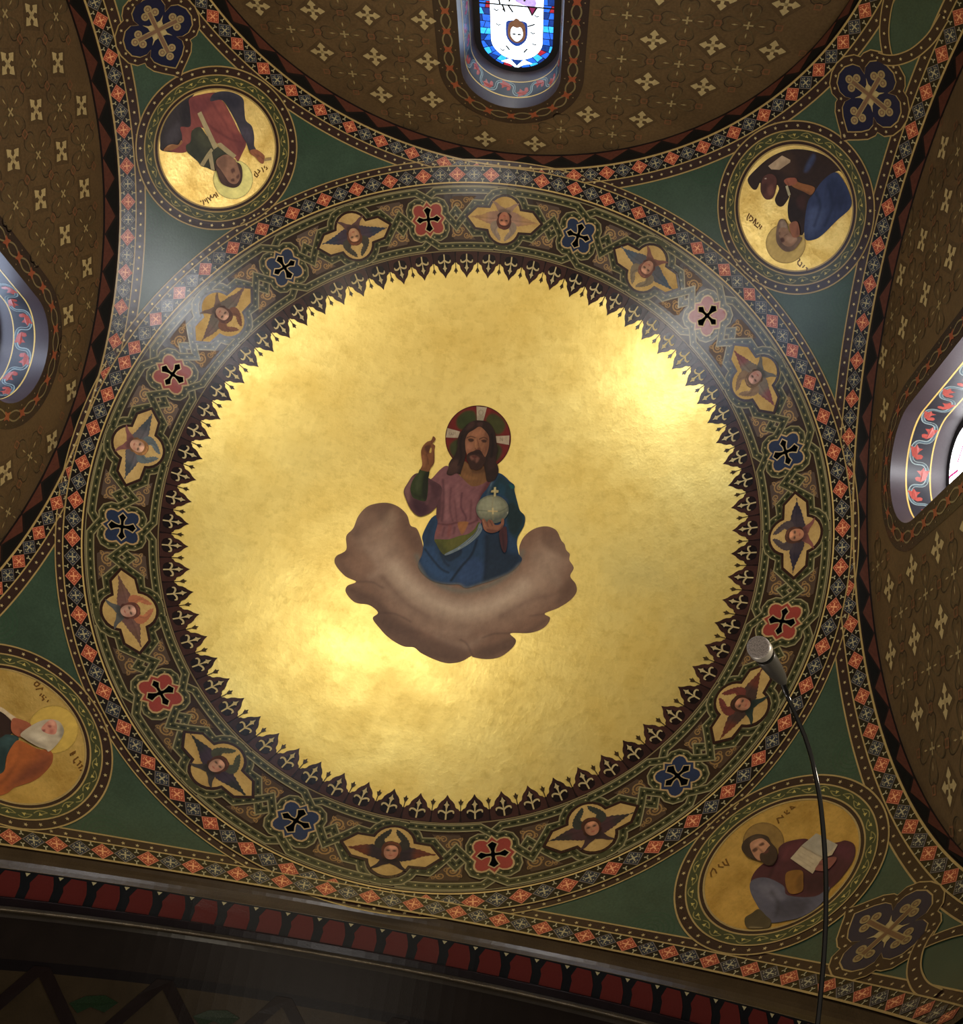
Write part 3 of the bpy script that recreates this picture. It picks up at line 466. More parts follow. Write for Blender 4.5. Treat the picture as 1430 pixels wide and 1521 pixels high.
  ["robe",[122,64,58],1,"rose red robe",[-0.2,7.07,1.3,6.88,3.0,6.27,3.08,5.64,3.22,5.1,3.41,4.41,3.46,2.37,3.44,0.47,3.65,-0.46,3.37,-1.27,2.41,-2.01,1.54,-2.59,1.42,-2.03,0.73,-0.97,0.28,0.51,0.04,1.86,-0.36,3.16,-1.64,3.58,-2.43,2.39,-3.56,1.6,-4.86,2.24,-5.41,2.98,-3.76,2.73,-3.09,3.57,-2.74,4.58,-1.63,4.11,-0.74,5.9],[["p",[96,48,50],0.835,0.7,1,[-0.15,6.91,2.23,6.07,1.37,4.92,0.25,4.84,-0.7,5.35]],["p",[140,74,64],0.835,0.6,1,[3.19,4.78,3.4,2.53,3.38,-0.18,2.5,-0.27,2.1,2.12,2.07,4.16]],["s",[90,46,46],0.334,0.6,0.251,[0.08,4.0,0.96,2.04,2.07,0.23,2.94,-0.5]],["p",[88,44,46],0.668,0.6,1,[2.41,1.14,3.6,-0.29,3.26,-1.21,2.03,-1.94,2.28,-0.7]],["s",[92,48,48],0.334,0.5,0.251,[2.02,5.39,2.33,3.08,2.36,1.31]],["p",[132,74,62],0.501,0.6,1,[-2.27,4.19,-1.75,3.64,-2.64,2.51,-3.38,2.92]]]],
  ["under_tunic",[58,58,44],1,"dark green under tunic",[-1.75,3.5,-0.63,3.43,-0.39,2.09,0.06,0.62,0.73,-0.97,1.05,-1.42,-0.48,-1.14,-1.51,-2.23,-2.3,-1.38,-2.82,-0.81,-2.95,-0.05,-3.49,1.49,-3.24,2.3,-2.53,2.45],[["p",[44,46,36],0.668,0.6,1,[-2.19,3.07,-1.83,0.97,-1.83,-0.54,-2.83,0.16,-3.32,1.53]],["p",[74,74,54],0.668,0.5,1,[-0.96,3.07,-0.41,1.02,-1.07,0.83,-1.57,2.19]]]],
  ["sleeve",[58,54,60],1,"grey sleeve of the outstretched arm",[2.23,6.07,3.0,6.27,4.55,5.63,5.66,4.21,5.24,2.81,4.81,1.54,5.14,0.56,4.86,-0.67,4.3,-1.75,4.26,-2.29,3.49,-2.09,3.56,-1.03,3.49,0.04,3.62,1.88,3.49,4.3,3.14,5.21,1.99,5.6],[["p",[36,34,44],0.835,0.7,1,[2.34,6.02,4.36,5.52,5.39,4.07,4.32,3.27,3.51,4.35]],["p",[76,68,78],0.752,0.6,1,[3.5,0.85,4.81,0.45,4.25,-1.18,3.81,-0.68]]]],
  ["band",[158,142,104],0,"cream band",[-0.17,5.07,0.37,5.07,0.17,0.26,-0.47,0.2],[]],
  ["band",[156,138,100],0,"cream band",[0.26,0.68,0.74,0.53,1.71,-1.8,1.21,-1.95,0.72,-1.0,0.28,0.26],[]],
  ["band",[152,136,98],0,"cream band",[-0.67,0.54,-0.58,0.15,-2.57,-0.98,-2.95,-0.6,-1.44,0.21],[]],
  ["band",[156,140,104],0,"cream band",[-1.42,-0.01,-0.85,-0.04,-1.59,-2.08,-1.99,-1.83],[]],
  ["hand",[136,92,58],1,"",[-5.99,3.18,-5.28,3.45,-4.67,3.31,-4.07,2.9,-3.5,3.19,-3.49,2.84,-4.35,2.65,-5.26,2.76],[["s",[170,130,90],0.167,0.7,0.167,[-5.34,3.35,-4.11,3.33,-3.37,3.18]]]],
  ["hand",[140,86,58],1,"",[3.52,-2.04,4.3,-2.28,4.83,-3.28,4.73,-3.78,4.23,-4.29,3.93,-3.92,3.78,-3.14,3.45,-2.56],[["p",[92,52,38],0.251,0.7,1,[3.79,-2.59,4.22,-3.1,3.94,-3.37]],["s",[92,54,40],0.1,0.7,0.1,[4.22,-3.1,4.54,-3.82]]]],
  ["scroll",[150,124,82],0,"small pale scroll",[4.63,-3.8,5.58,-4.05,5.4,-4.4,4.54,-4.1],[]],
  ["hair",[64,44,38],1,"",[-1.26,-1.4,-1.52,-2.51,-1.69,-3.81,-1.1,-4.78,-0.24,-5.29,0.68,-4.98,1.44,-3.85,1.59,-2.89,0.92,-2.18,0.05,-1.71],[["p",[90,66,54],0.501,0.6,1,[-1.28,-2.08,-1.51,-3.49,-1.21,-4.22,-0.87,-2.87]]]],
  ["face",[136,98,76],1,"",[-0.89,-1.12,-0.36,-0.93,0.67,-1.08,1.3,-2.25,1.16,-3.42,0.85,-4.37,-0.01,-4.88,-0.71,-4.35,-0.84,-3.3,-0.91,-2.43,-1.05,-1.66],[["p",[104,74,58],0.585,0.7,1,[-0.92,-1.18,0.18,-0.95,0.44,-1.51,-0.54,-2.77,-0.85,-2.32]],["p",[70,42,36],0.209,0.85,1,[0.17,-3.02,0.62,-2.99,0.6,-3.4,0.18,-3.52]],["p",[70,42,36],0.209,0.85,1,[-0.42,-4.09,-0.01,-4.11,-0.08,-4.49,-0.43,-4.37]],["p",[78,48,40],0.209,0.8,1,[0.36,-4.1,0.86,-3.96,0.74,-4.31,0.4,-4.41]],["s",[150,112,88],0.167,0.6,0.125,[0.35,-3.47,0.3,-4.07,-0.19,-3.94]],["p",[80,56,44],0.334,0.7,1,[1.35,-2.41,1.09,-3.67,0.9,-4.4,1.37,-3.68]]]],
 ]),
 'saint_ne': (45, 60.79, 1.15, 0.085, [
  ["halo",[168,142,84],1,"pale halo disc",[3.67,-2.25,3.96,-2.68,4.15,-3.18,4.22,-3.71,4.16,-4.26,3.98,-4.8,3.68,-5.29,3.29,-5.72,2.81,-6.07,2.28,-6.3,1.71,-6.42,1.15,-6.41,0.61,-6.27,0.13,-6.02,-0.27,-5.66,-0.57,-5.21,-0.75,-4.7,-0.8,-4.15,-0.73,-3.6,-0.53,-3.06,-0.22,-2.58,0.18,-2.16,0.66,-1.84,1.19,-1.62,1.74,-1.51,2.29,-1.53,2.81,-1.66,3.28,-1.91],[["s",[104,84,46],0.084,0.8,0.1,[3.64,-2.28,3.93,-2.7,4.11,-3.19,4.18,-3.72,4.12,-4.26,3.94,-4.79,3.65,-5.27,3.26,-5.7,2.79,-6.03,2.27,-6.27,1.71,-6.38,1.16,-6.37,0.63,-6.24,0.15,-5.99,-0.24,-5.63,-0.53,-5.19,-0.71,-4.69,-0.77,-4.15,-0.69,-3.6,-0.5,-3.08,-0.19,-2.6,0.2,-2.19,0.67,-1.87,1.2,-1.65,1.74,-1.55,2.28,-1.56,2.8,-1.7,3.26,-1.94,3.64,-2.28]]]],
  ["dark_robe",[40,28,23],1,"dark brown robe and curling shape",[-6.93,-1.06,-5.86,-1.62,-5.3,-1.37,-5.39,-0.41,-4.73,-1.2,-3.83,-1.56,-3.24,-1.24,-3.16,-0.26,-3.54,0.67,-3.02,0.46,-2.7,-0.81,-1.95,-1.17,-1.41,-0.79,-1.38,0.23,-1.5,0.92,-0.95,-0.32,0.0,-1.39,0.85,-1.69,2.47,-1.96,2.58,-1.08,1.24,2.4,0.96,4.86,1.67,6.9,3.02,6.82,1.73,7.24,-0.05,7.27,-1.8,6.85,-3.84,5.72,-5.15,4.44,-6.16,2.71,-6.72,0.79],[["p",[58,40,30],1.002,0.6,1,[-6.09,2.61,-4.43,4.76,-2.38,3.69,-2.64,2.73,-4.23,2.25]],["p",[52,60,86],0.501,0.8,1,[-1.76,4.17,-2.04,5.42,-1.97,6.43,-1.47,6.16,-1.36,4.49]],["p",[62,36,32],0.585,0.6,1,[-0.48,0.99,-0.03,2.11,0.97,0.65,0.21,0.33]],["p",[26,20,20],0.835,0.6,1,[-1.29,0.33,1.12,0.47,1.52,-0.43,0.16,-1.26]]]],
  ["mantle",[42,50,76],1,"deep blue mantle",[0.78,2.77,0.73,4.52,1.21,6.23,2.04,6.61,4.06,5.92,5.36,4.77,4.98,2.36,4.68,0.11,4.24,-1.14,3.26,-1.87,1.8,-0.19,0.78,1.72],[["p",[64,74,104],1.169,0.7,1,[1.62,1.5,3.12,2.15,3.72,0.21,3.27,-1.27,2.02,-0.01]],["p",[28,34,56],1.336,0.6,1,[1.22,5.36,3.24,6.12,4.91,4.86,4.16,3.33,2.21,4.1]],["s",[24,30,48],0.418,0.6,0.334,[1.01,3.11,2.43,2.17,3.17,0.05]],["s",[24,30,50],0.418,0.5,0.334,[1.64,4.82,3.48,3.35,4.17,0.9]]]],
  ["beast_head",[74,44,37],1,"reddish animal head beside the robe",[-5.2,-0.41,-5.4,0.58,-4.84,1.32,-3.97,1.24,-3.33,0.22,-3.02,-0.76,-3.32,-1.35,-4.25,-1.44],[["p",[104,66,54],0.418,0.7,1,[-4.25,-0.35,-3.95,0.34,-3.27,-0.34,-3.53,-0.86]],["p",[50,30,28],0.418,0.6,1,[-5.04,-0.51,-4.72,0.05,-4.13,-0.72,-4.4,-1.24]],["s",[190,170,150],0.067,0.9,0.117,[-5.16,0.38,-5.07,0.44]]]],
  ["paper",[156,132,104],0,"pale sheet of paper",[-5.72,1.82,-5.02,3.91,-3.86,4.14,-3.73,3.9,-4.31,2.36,-5.16,1.75],[["p",[130,108,84],0.418,0.6,1,[-4.64,3.27,-3.89,4.0,-3.75,3.36,-4.33,2.39]]]],
  ["arm",[118,74,42],1,"ochre sleeved forearm",[-2.5,2.54,-1.36,2.77,0.43,3.53,0.63,2.58,-0.31,2.26,-1.97,1.84],[["p",[86,52,32],0.334,0.6,1,[-1.17,2.09,0.5,2.7,0.34,2.27,-1.1,2.0]]]],
  ["hand",[122,70,52],1,"",[-3.05,1.65,-2.91,2.22,-2.09,2.87,-1.63,2.48,-2.27,1.59],[["s",[74,42,34],0.1,0.7,0.1,[-2.87,1.95,-2.34,1.69]]]],
  ["quill",[152,142,112],0,"white quill",[-2.54,1.3,-2.39,1.58,-1.43,0.98,-1.48,0.6],[]],
  ["hair",[98,78,64],1,"",[-0.67,-2.34,-0.35,-1.89,0.51,-2.06,1.39,-2.73,2.38,-2.27,2.97,-2.03,3.1,-3.49,2.76,-4.3,2.06,-4.72,0.9,-4.61,0.13,-3.96,-0.45,-3.02],[["p",[136,116,98],0.418,0.7,1,[-0.45,-2.39,0.05,-1.97,0.87,-2.54,0.27,-3.05]],["p",[70,52,44],0.501,0.6,1,[0.28,-3.99,1.69,-4.7,2.69,-4.22,1.41,-3.98]]]],
  ["face",[122,92,72],1,"",[-0.01,-3.13,0.62,-2.44,1.59,-2.56,2.58,-2.49,2.53,-3.64,1.75,-4.16,0.87,-3.96],[["p",[58,32,28],0.251,0.9,1,[0.77,-4.05,1.05,-3.57,1.48,-3.76,1.25,-4.2]],["p",[66,42,34],0.251,0.8,1,[0.1,-3.67,0.32,-3.32,0.56,-3.59]],["p",[150,118,96],0.418,0.7,1,[1.34,-3.08,2.58,-2.49,2.29,-3.37,1.73,-3.54]],["s",[80,56,44],0.125,0.6,0.125,[1.04,-3.34,1.18,-2.9]]]],
  ["neck",[122,78,58],1,"",[0.66,-1.77,1.27,-0.95,2.49,-1.94,2.04,-2.68,1.25,-2.37],[["p",[88,54,44],0.334,0.6,1,[1.34,-1.04,2.49,-1.94,2.14,-2.39]]]],
 ]),
 'saint_se': (135, 60.79, 1.45, 0.085, [
  ["halo",[104,78,38],1,"faint halo ring",[-1.78,-1.96,-1.42,-1.58,-1.03,-1.32,-0.61,-1.17,-0.2,-1.14,0.19,-1.25,0.54,-1.47,0.84,-1.81,1.07,-2.25,1.21,-2.76,1.27,-3.32,1.24,-3.9,1.11,-4.48,0.9,-5.03,0.61,-5.51,0.25,-5.9,-0.16,-6.19,-0.59,-6.35,-1.02,-6.37,-1.44,-6.26,-1.81,-6.02,-2.12,-5.67,-2.35,-5.22,-2.49,-4.69,-2.53,-4.12,-2.47,-3.53,-2.32,-2.96,-2.09,-2.43],[["s",[70,50,22],0.084,0.8,0.1,[-1.76,-2.0,-1.41,-1.64,-1.02,-1.37,-0.61,-1.23,-0.21,-1.2,0.17,-1.31,0.51,-1.53,0.8,-1.86,1.03,-2.28,1.17,-2.78,1.23,-3.33,1.2,-3.9,1.07,-4.47,0.86,-5.0,0.58,-5.47,0.23,-5.85,-0.17,-6.13,-0.59,-6.28,-1.01,-6.31,-1.42,-6.2,-1.78,-5.97,-2.08,-5.62,-2.31,-5.18,-2.44,-4.67,-2.48,-4.11,-2.43,-3.54,-2.28,-2.98,-2.05,-2.46,-1.76,-2.0]]]],
  ["robe",[56,28,28],1,"dark red robe",[2.29,-1.47,1.12,-1.73,-0.47,-1.33,-1.08,-1.92,-1.99,-1.75,-3.19,-0.4,-3.26,0.99,-4.45,2.84,-4.98,3.48,-5.0,4.74,-3.84,5.93,-1.95,6.47,-0.46,6.42,0.54,5.94,1.47,4.59,2.01,3.44,1.87,0.12,2.96,-0.71],[["p",[78,38,38],0.835,0.6,1,[-0.85,-1.25,-2.1,-1.31,-2.92,-0.45,-1.94,0.02,-0.58,-0.13]],["p",[36,20,20],1.002,0.6,1,[-0.29,2.54,-1.02,3.83,-1.78,4.68,-0.43,6.08,0.68,4.62]],["p",[70,34,38],0.835,0.6,1,[-4.32,3.0,-4.79,4.59,-3.67,5.57,-3.49,3.99]],["s",[40,20,20],0.334,0.6,0.334,[-0.3,-1.09,1.09,-0.19,1.74,0.32]]]],
  ["mantle",[66,62,66],1,"blue grey mantle",[2.79,-0.95,1.75,-0.06,1.39,2.17,1.83,3.47,0.54,5.94,-0.84,6.28,0.77,7.18,2.57,6.95,3.67,5.9,4.55,4.9,4.51,3.85,4.23,2.31,3.61,0.06],[["p",[88,82,84],1.002,0.6,1,[2.62,0.01,1.72,1.86,2.3,3.48,3.04,2.59,2.99,0.94]],["p",[42,38,40],1.169,0.6,1,[2.05,3.89,0.95,5.75,2.32,6.58,3.63,5.45,3.35,3.86]],["s",[42,38,40],0.418,0.6,0.334,[2.45,1.74,2.89,3.56,3.85,4.6]]]],
  ["under_robe",[58,48,30],1,"olive lower robe",[5.71,2.39,5.01,2.41,4.32,2.54,4.37,3.82,4.43,4.71,5.0,5.21,5.67,4.47,6.2,3.49],[["s",[110,92,60],0.167,0.6,0.251,[6.0,3.78,5.43,4.7]]]],
  ["cloth",[100,66,26],1,"ochre cloth",[0.27,1.21,-0.62,2.3,0.08,3.51,0.83,4.35,1.59,3.61,1.16,2.23],[["p",[70,44,20],0.501,0.6,1,[0.24,2.7,-0.42,2.75,0.71,4.29,1.1,3.88]]]],
  ["book",[140,122,92],0,"open book with cream pages",[-0.91,0.2,-2.42,-0.02,-4.13,0.17,-4.27,3.2,-3.22,3.6,-2.54,3.02,-0.93,3.61],[["p",[124,112,90],0.084,1,0,[-2.42,-0.02,-4.13,0.17,-4.27,3.2,-2.64,3.05]],["s",[90,74,54],0.084,0.8,0.1,[-2.39,-0.02,-2.59,3.04]],["s",[108,92,68],0.084,0.6,0.05,[-1.89,0.46,-2.06,2.67]],["s",[108,92,68],0.084,0.6,0.05,[-1.58,0.48,-1.67,2.8]],["s",[108,92,68],0.084,0.6,0.05,[-1.28,0.49,-1.33,2.87]]]],
  ["hand",[102,58,46],1,"",[-1.32,3.53,-1.91,3.23,-2.4,3.16,-3.2,3.99,-3.01,4.5,-1.87,4.57],[["s",[62,34,30],0.125,0.7,0.125,[-1.97,3.34,-2.23,4.11]]]],
  ["hair",[46,34,24],1,"",[1.13,-4.9,0.32,-5.43,-0.77,-5.03,-1.27,-3.91,-1.02,-2.97,-0.79,-1.74,-0.12,-0.86,0.7,-0.73,0.87,-2.06,1.19,-2.81,1.38,-3.76],[["p",[66,50,34],0.418,0.6,1,[-0.26,-5.16,-0.92,-4.44,-0.79,-3.88,0.1,-4.68]]]],
  ["face",[134,92,64],1,"",[0.27,-4.62,-0.74,-4.21,-0.81,-3.09,-0.47,-2.1,0.33,-1.81,0.98,-2.21,0.89,-3.32],[["p",[52,30,20],0.167,0.9,1,[0.65,-3.8,0.21,-3.74,0.28,-3.35,0.67,-3.42]],["p",[52,30,20],0.167,0.9,1,[-0.15,-3.83,-0.56,-3.68,-0.47,-3.31,-0.12,-3.5]],["s",[80,50,34],0.167,0.6,0.167,[0.1,-3.7,0.15,-3.03,0.18,-2.7]],["p",[156,112,82],0.334,0.6,1,[0.14,-4.24,-0.6,-4.03,-0.66,-3.71,0.24,-3.9]]]],
  ["beard",[48,34,24],1,"",[0.45,-2.73,0.08,-2.55,-0.76,-2.67,-0.7,-1.62,0.0,-0.8,0.8,-0.88,0.9,-2.02],[["p",[74,40,32],0.167,0.8,1,[0.17,-2.61,-0.31,-2.47,-0.13,-2.23,0.21,-2.37]]]],
 ]),
 'saint_sw': (-135, 60.79, 1.15, 0.085, [
  ["halo",[170,138,62],1,"pale halo ring",[-0.98,-7.03,-1.52,-6.67,-1.99,-6.2,-2.37,-5.65,-2.64,-5.04,-2.79,-4.41,-2.82,-3.79,-2.72,-3.2,-2.51,-2.67,-2.19,-2.24,-1.78,-1.92,-1.29,-1.72,-0.76,-1.65,-0.2,-1.72,0.36,-1.92,0.89,-2.25,1.37,-2.69,1.77,-3.21,2.07,-3.81,2.26,-4.44,2.31,-5.07,2.23,-5.68,2.03,-6.23,1.7,-6.7,1.26,-7.05,0.75,-7.26,0.18,-7.33,-0.4,-7.25],[["s",[104,80,34],0.084,0.8,0.1,[-0.97,-6.99,-1.5,-6.64,-1.96,-6.18,-2.33,-5.64,-2.6,-5.04,-2.75,-4.41,-2.78,-3.8,-2.69,-3.22,-2.48,-2.7,-2.16,-2.27,-1.76,-1.96,-1.28,-1.76,-0.75,-1.69,-0.2,-1.76,0.35,-1.96,0.88,-2.28,1.35,-2.71,1.74,-3.23,2.04,-3.82,2.22,-4.44,2.27,-5.07,2.2,-5.67,1.99,-6.21,1.67,-6.66,1.24,-7.01,0.73,-7.22,0.18,-7.29,-0.4,-7.21,-0.97,-6.99]]]],
  ["dark_mantle",[42,28,24],1,"dark brown mantle",[3.37,2.42,3.25,1.05,2.75,0.03,2.08,-0.39,1.1,-0.66,0.37,-0.21,-0.12,1.36,-0.32,2.97,-0.08,4.36],[]],
  ["tunic",[36,52,50],1,"dark teal tunic",[0.11,1.25,0.32,0.53,-0.08,-0.4,-0.5,-0.42,-1.01,0.52,-1.9,1.63,-3.3,2.67,-3.67,3.77,-3.15,5.39,-0.53,4.58,-0.04,2.84],[["p",[22,32,32],0.668,0.6,1,[-1.09,1.63,-1.72,1.54,-3.1,2.66,-2.76,3.29]],["p",[52,72,70],0.668,0.5,1,[0.08,0.85,-0.32,-0.08,-0.83,0.89,-0.68,1.63]]]],
  ["robe",[140,74,36],1,"orange red robe",[-0.52,-0.29,-0.92,-0.92,-1.89,-1.88,-2.18,-2.77,-2.53,-3.06,-3.04,-2.96,-3.82,-2.3,-4.6,-0.82,-4.96,0.52,-5.11,2.44,-5.48,3.46,-5.64,4.86,-5.5,5.97,-4.2,6.05,-3.59,4.13,-3.3,2.67,-1.9,1.61,-0.96,0.54],[["p",[92,48,34],1.336,0.8,1,[-3.15,-0.17,-2.87,-1.57,-2.79,-2.86,-3.82,-2.3,-4.58,-0.83,-4.87,0.47,-5.0,2.38,-5.17,3.39,-4.1,1.88]],["p",[112,58,36],0.835,0.6,1,[-1.85,-1.69,-2.46,-2.83,-3.12,-2.48,-3.11,-1.65]],["s",[84,42,26],0.501,0.6,0.334,[-0.98,-0.27,-2.33,0.63,-3.77,2.41,-4.61,4.08]],["p",[156,84,40],0.835,0.6,1,[-1.28,0.71,-0.98,-0.27,-2.37,0.45,-2.94,1.56]]]],
  ["veil",[172,150,116],1,"white cloth edge",[3.5,0.73,3.17,-0.15,2.31,-0.8,1.71,-1.2,1.1,-0.66,1.74,-0.54,2.68,0.07,3.03,0.94],[]],
  ["hand",[132,72,48],1,"",[1.75,-0.75,1.53,-1.58,0.71,-2.39,0.13,-1.33,-0.23,-0.59,0.55,-0.09],[["p",[92,48,38],0.418,0.7,1,[0.61,-1.04,0.3,-1.52,-0.14,-0.68]]]],
  ["beard",[156,140,114],1,"white hair and long white beard",[-0.01,-0.8,0.54,-2.05,0.88,-3.47,0.84,-4.51,0.4,-5.36,-0.48,-5.48,-1.22,-4.99,-1.99,-3.84,-2.44,-2.76,-2.13,-2.59,-1.7,-1.97,-0.64,-1.06],[["p",[112,100,82],0.668,0.7,1,[-0.2,-0.96,-0.86,-1.99,-1.9,-2.71,-1.61,-2.02,-0.64,-1.06]],["p",[96,88,74],0.501,0.7,1,[-0.01,-5.37,-0.72,-5.55,-1.4,-4.87,-1.11,-4.6]],["p",[180,164,136],0.668,0.6,1,[-0.04,-2.08,-0.46,-2.92,-1.19,-3.29,-1.33,-2.58,-0.72,-1.85]]]],
  ["face",[168,110,88],1,"",[0.02,-3.16,0.49,-3.81,0.76,-4.68,0.3,-4.99,-0.39,-4.75,-0.85,-4.25,-0.55,-3.51],[["p",[92,40,38],0.209,0.9,1,[-0.07,-3.06,-0.08,-3.53,-0.31,-3.41,-0.34,-3.09]],["p",[112,56,48],0.209,0.85,1,[0.28,-4.03,0.14,-4.38,-0.08,-4.17,0.08,-3.98]],["p",[140,76,64],0.334,0.7,1,[-0.2,-4.0,-0.32,-4.47,-0.72,-4.16,-0.58,-3.81]],["p",[196,140,112],0.418,0.7,1,[0.69,-4.33,0.64,-4.94,0.13,-4.8,0.23,-4.43]]]],
 ]),
}
TEXT = {
 'saint_nw': [[[-5.01,-4.51,-5.1,-4.72],[-4.76,-4.55,-4.83,-4.92,-4.95,-5.22],[-4.53,-4.65,-4.53,-4.99],[-4.29,-4.59,-4.32,-5.11,-4.31,-5.33],[-4.1,-4.56,-3.9,-5.22],[-3.64,-4.55,-3.61,-4.98],[-3.56,-4.53,-3.95,-5.02],[-3.22,-4.66,-3.27,-4.87,-3.56,-5.01],[-3.08,-4.67,-3.04,-5.07,-3.08,-5.25],[-2.85,-4.57,-2.84,-5.22]],[[2.82,-4.66,3.0,-5.35,2.74,-5.47,2.57,-5.16,2.73,-4.92],[3.24,-4.64,3.45,-4.97,3.1,-5.16],[3.85,-4.66,3.86,-5.04,3.78,-5.33],[4.27,-4.64,4.11,-4.94],[4.37,-4.86,4.45,-5.11,4.22,-5.23]]],
 'saint_ne': [[[-4.25,-4.21,-4.15,-4.82,-3.92,-5.1],[-3.89,-4.78,-3.96,-4.31,-3.55,-4.37,-3.39,-4.61,-3.6,-4.88,-3.74,-4.89],[-3.2,-4.18,-3.13,-4.89],[-3.15,-4.21,-2.81,-4.79],[-2.65,-4.33,-2.68,-4.65],[-2.94,-4.9,-2.28,-4.88],[-2.33,-4.33,-2.26,-4.73],[-2.05,-4.33,-1.99,-4.87]],[[4.22,-4.09,4.4,-4.19,4.34,-4.5,4.54,-4.72,4.93,-4.73,4.87,-4.32,4.7,-4.23],[5.3,-4.19,5.26,-4.64],[5.57,-4.31,5.79,-4.27,5.9,-4.54]]],
 'saint_se': [[[-3.21,-4.88,-2.91,-4.19],[-3.24,-4.79,-3.62,-4.41,-3.7,-4.74],[-4.1,-4.82,-4.06,-4.38,-4.39,-4.7],[-4.1,-4.36,-4.36,-4.21],[-4.82,-4.74,-4.71,-4.36,-5.03,-4.24,-4.82,-4.74]],[[4.97,-4.55,4.72,-5.04,4.3,-5.31,4.24,-5.0,4.4,-4.49],[3.65,-5.3,3.79,-5.0,3.53,-4.6],[3.23,-5.25,3.31,-4.71,3.07,-4.41,2.96,-4.83,2.81,-5.28]]],
 'saint_sw': [[[4.77,-4.61,5.01,-4.78,5.1,-5.05,4.83,-5.27,4.69,-5.08,4.63,-4.8,4.76,-4.65],[4.32,-4.57,4.32,-5.38,4.11,-5.21],[3.56,-4.71,3.76,-5.03],[3.01,-4.75,3.13,-5.01,3.43,-4.94,3.56,-5.25],[3.21,-5.24,3.34,-5.33],[2.74,-5.18,2.93,-5.45]],[[-3.47,-4.76,-3.26,-4.84,-3.17,-5.18,-3.1,-5.5,-3.27,-5.36,-3.36,-5.03,-3.43,-5.11],[-3.99,-4.82,-3.77,-5.49],[-3.99,-4.82,-4.25,-4.69,-4.24,-4.86],[-4.63,-4.84,-4.37,-5.43,-4.18,-5.35],[-4.94,-4.83,-4.82,-5.35,-4.65,-5.34],[-5.2,-4.81,-5.22,-5.05]]],
}

# ------------------------------------------------------------------ palette (as photographed, before K)
GREEN = rgb((50, 66, 49)); BROWN = rgb((46, 30, 24)); LINE = rgb((150, 124, 74)); RED = rgb((140, 62, 42)); BLUE = rgb((37, 41, 49))
PALE = rgb((146, 134, 98)); BLACK = rgb((20, 16, 13)); FRZ = rgb((44, 30, 20)); STRAP = rgb((60, 58, 34)); EDGE = rgb((126, 113, 76))
DASH = rgb((30, 32, 16)); STARC = rgb((178, 156, 104)); SCROLL = rgb((138, 104, 56))

# ------------------------------------------------------------------ the vaulted ceiling
def shell():
    n, rows = 360, np.linspace(37.6, 99.0, 63)
    P = [sph(t, 360 * i / n, 0) for t in rows for i in range(n)]
    F = []
    for j in range(len(rows) - 1):
        for i in range(n):
            a = j * n + i; b = j * n + (i + 1) % n
            F.append((a, b, b + n, a + n))
    me = raw_mesh('ceiling', np.array(P), F, [GREEN] * len(F))
    bm = bmesh.new()
    bm.from_mesh(me)
    for no in ((1, 0, 0), (-1, 0, 0), (0, 1, 0), (0, -1, 0)):      # the four arches cut the sphere
        bmesh.ops.bisect_plane(bm, geom=bm.verts[:] + bm.edges[:] + bm.faces[:], plane_co=Vector(no) * S, plane_no=no, clear_outer=True)
    bm.to_mesh(me)
    bm.free()
    return me
ceiling = link('ceiling', shell(), None, paint_mat('green_pendentive_paint', 0.24, wear=0.3, scale=2.2, spec=0.3))
ceiling.location = CTR
tag(ceiling, kind='structure')
for p in ceiling.data.polygons: p.use_smooth = True
mb = MB(ringmap())
mb.band(0, 360, 180, 0.0, 38.9, (1, 1, 1, 1), 0, 24)
g = mb.build('gilded_ground', GOLD, ceiling)
for p in g.data.polygons: p.use_smooth = True
tag(g, 'gold leaf covering the inside of the dome')
# concentric combed swirls in the green panels
mb = MB(locmap(0, 60.8))
for sx in (-1, 1):
    for cx, cy, rr in ((sx * 12.4, -3.2, 2.4),):
        for i in range(5):
            mb.disc(cx, cy, rr * (i + 0.55) / 5, rr * (i + 0.85) / 5, 28, rgb((44, 64, 45)), 0.4)
sw = mb.mesh('combed_swirl')
for i, az in enumerate((45, 135, 225, 315)):
    o = link('combed_swirl', sw, ceiling, PAINT); o.rotation_euler.z = rad(az)

# ------------------------------------------------------------------ pointed leaf fringe round the gold
fringe = MB(ringmap())
fringe.band(0, 360, 216, 37.3, 38.85, rgb((26, 15, 13)), 1)
fringe.band(0, 360, 216, 38.85, 39.0, rgb((112, 94, 62)), 1.6)
fr = fringe.build('trim_1', PAINT)
fr.location = CTR
tag(fr, kind='structure')
kl = sin(rad(36.8))
def lf(s=1.0, c=37.4):
    h = [(0, 35.2), (0.28, 35.55), (0.62, 35.85), (1.05, 36.1), (1.42, 36.45), (1.55, 36.8), (1.72, 36.98), (2.1, 37.1), (2.38, 37.4), (2.42, 37.9), (2.3, 38.8)]
    p = [(x * s * kl, c + (y - c) * s) for x, y in h]
    return p + [(-x, y) for x, y in reversed(p[1:])]
def leaf_mesh(c1, c2):
    mb = MB(ringmap(0, kl), 1.0)
    mb.poly(lf(), c1, 2)
    inner = [(0, 35.95), (0.45, 36.3), (0.7, 36.7), (0.62, 37.05), (1.1, 37.15), (1.5, 37.5), (1.45, 38.0), (1.15, 38.35), (0.6, 38.5), (0, 38.5)]
    q = [(x * kl, y) for x, y in inner]
    mb.poly(q + [(-x, y) for x, y in reversed(q[1:-1])], c2, 2.6)
    return mb.mesh('leaf')
leafA = leaf_mesh(rgb((54, 31, 25)), rgb((22, 13, 12)))
leafB = leaf_mesh(rgb((42, 24, 20)), rgb((17, 11, 11)))
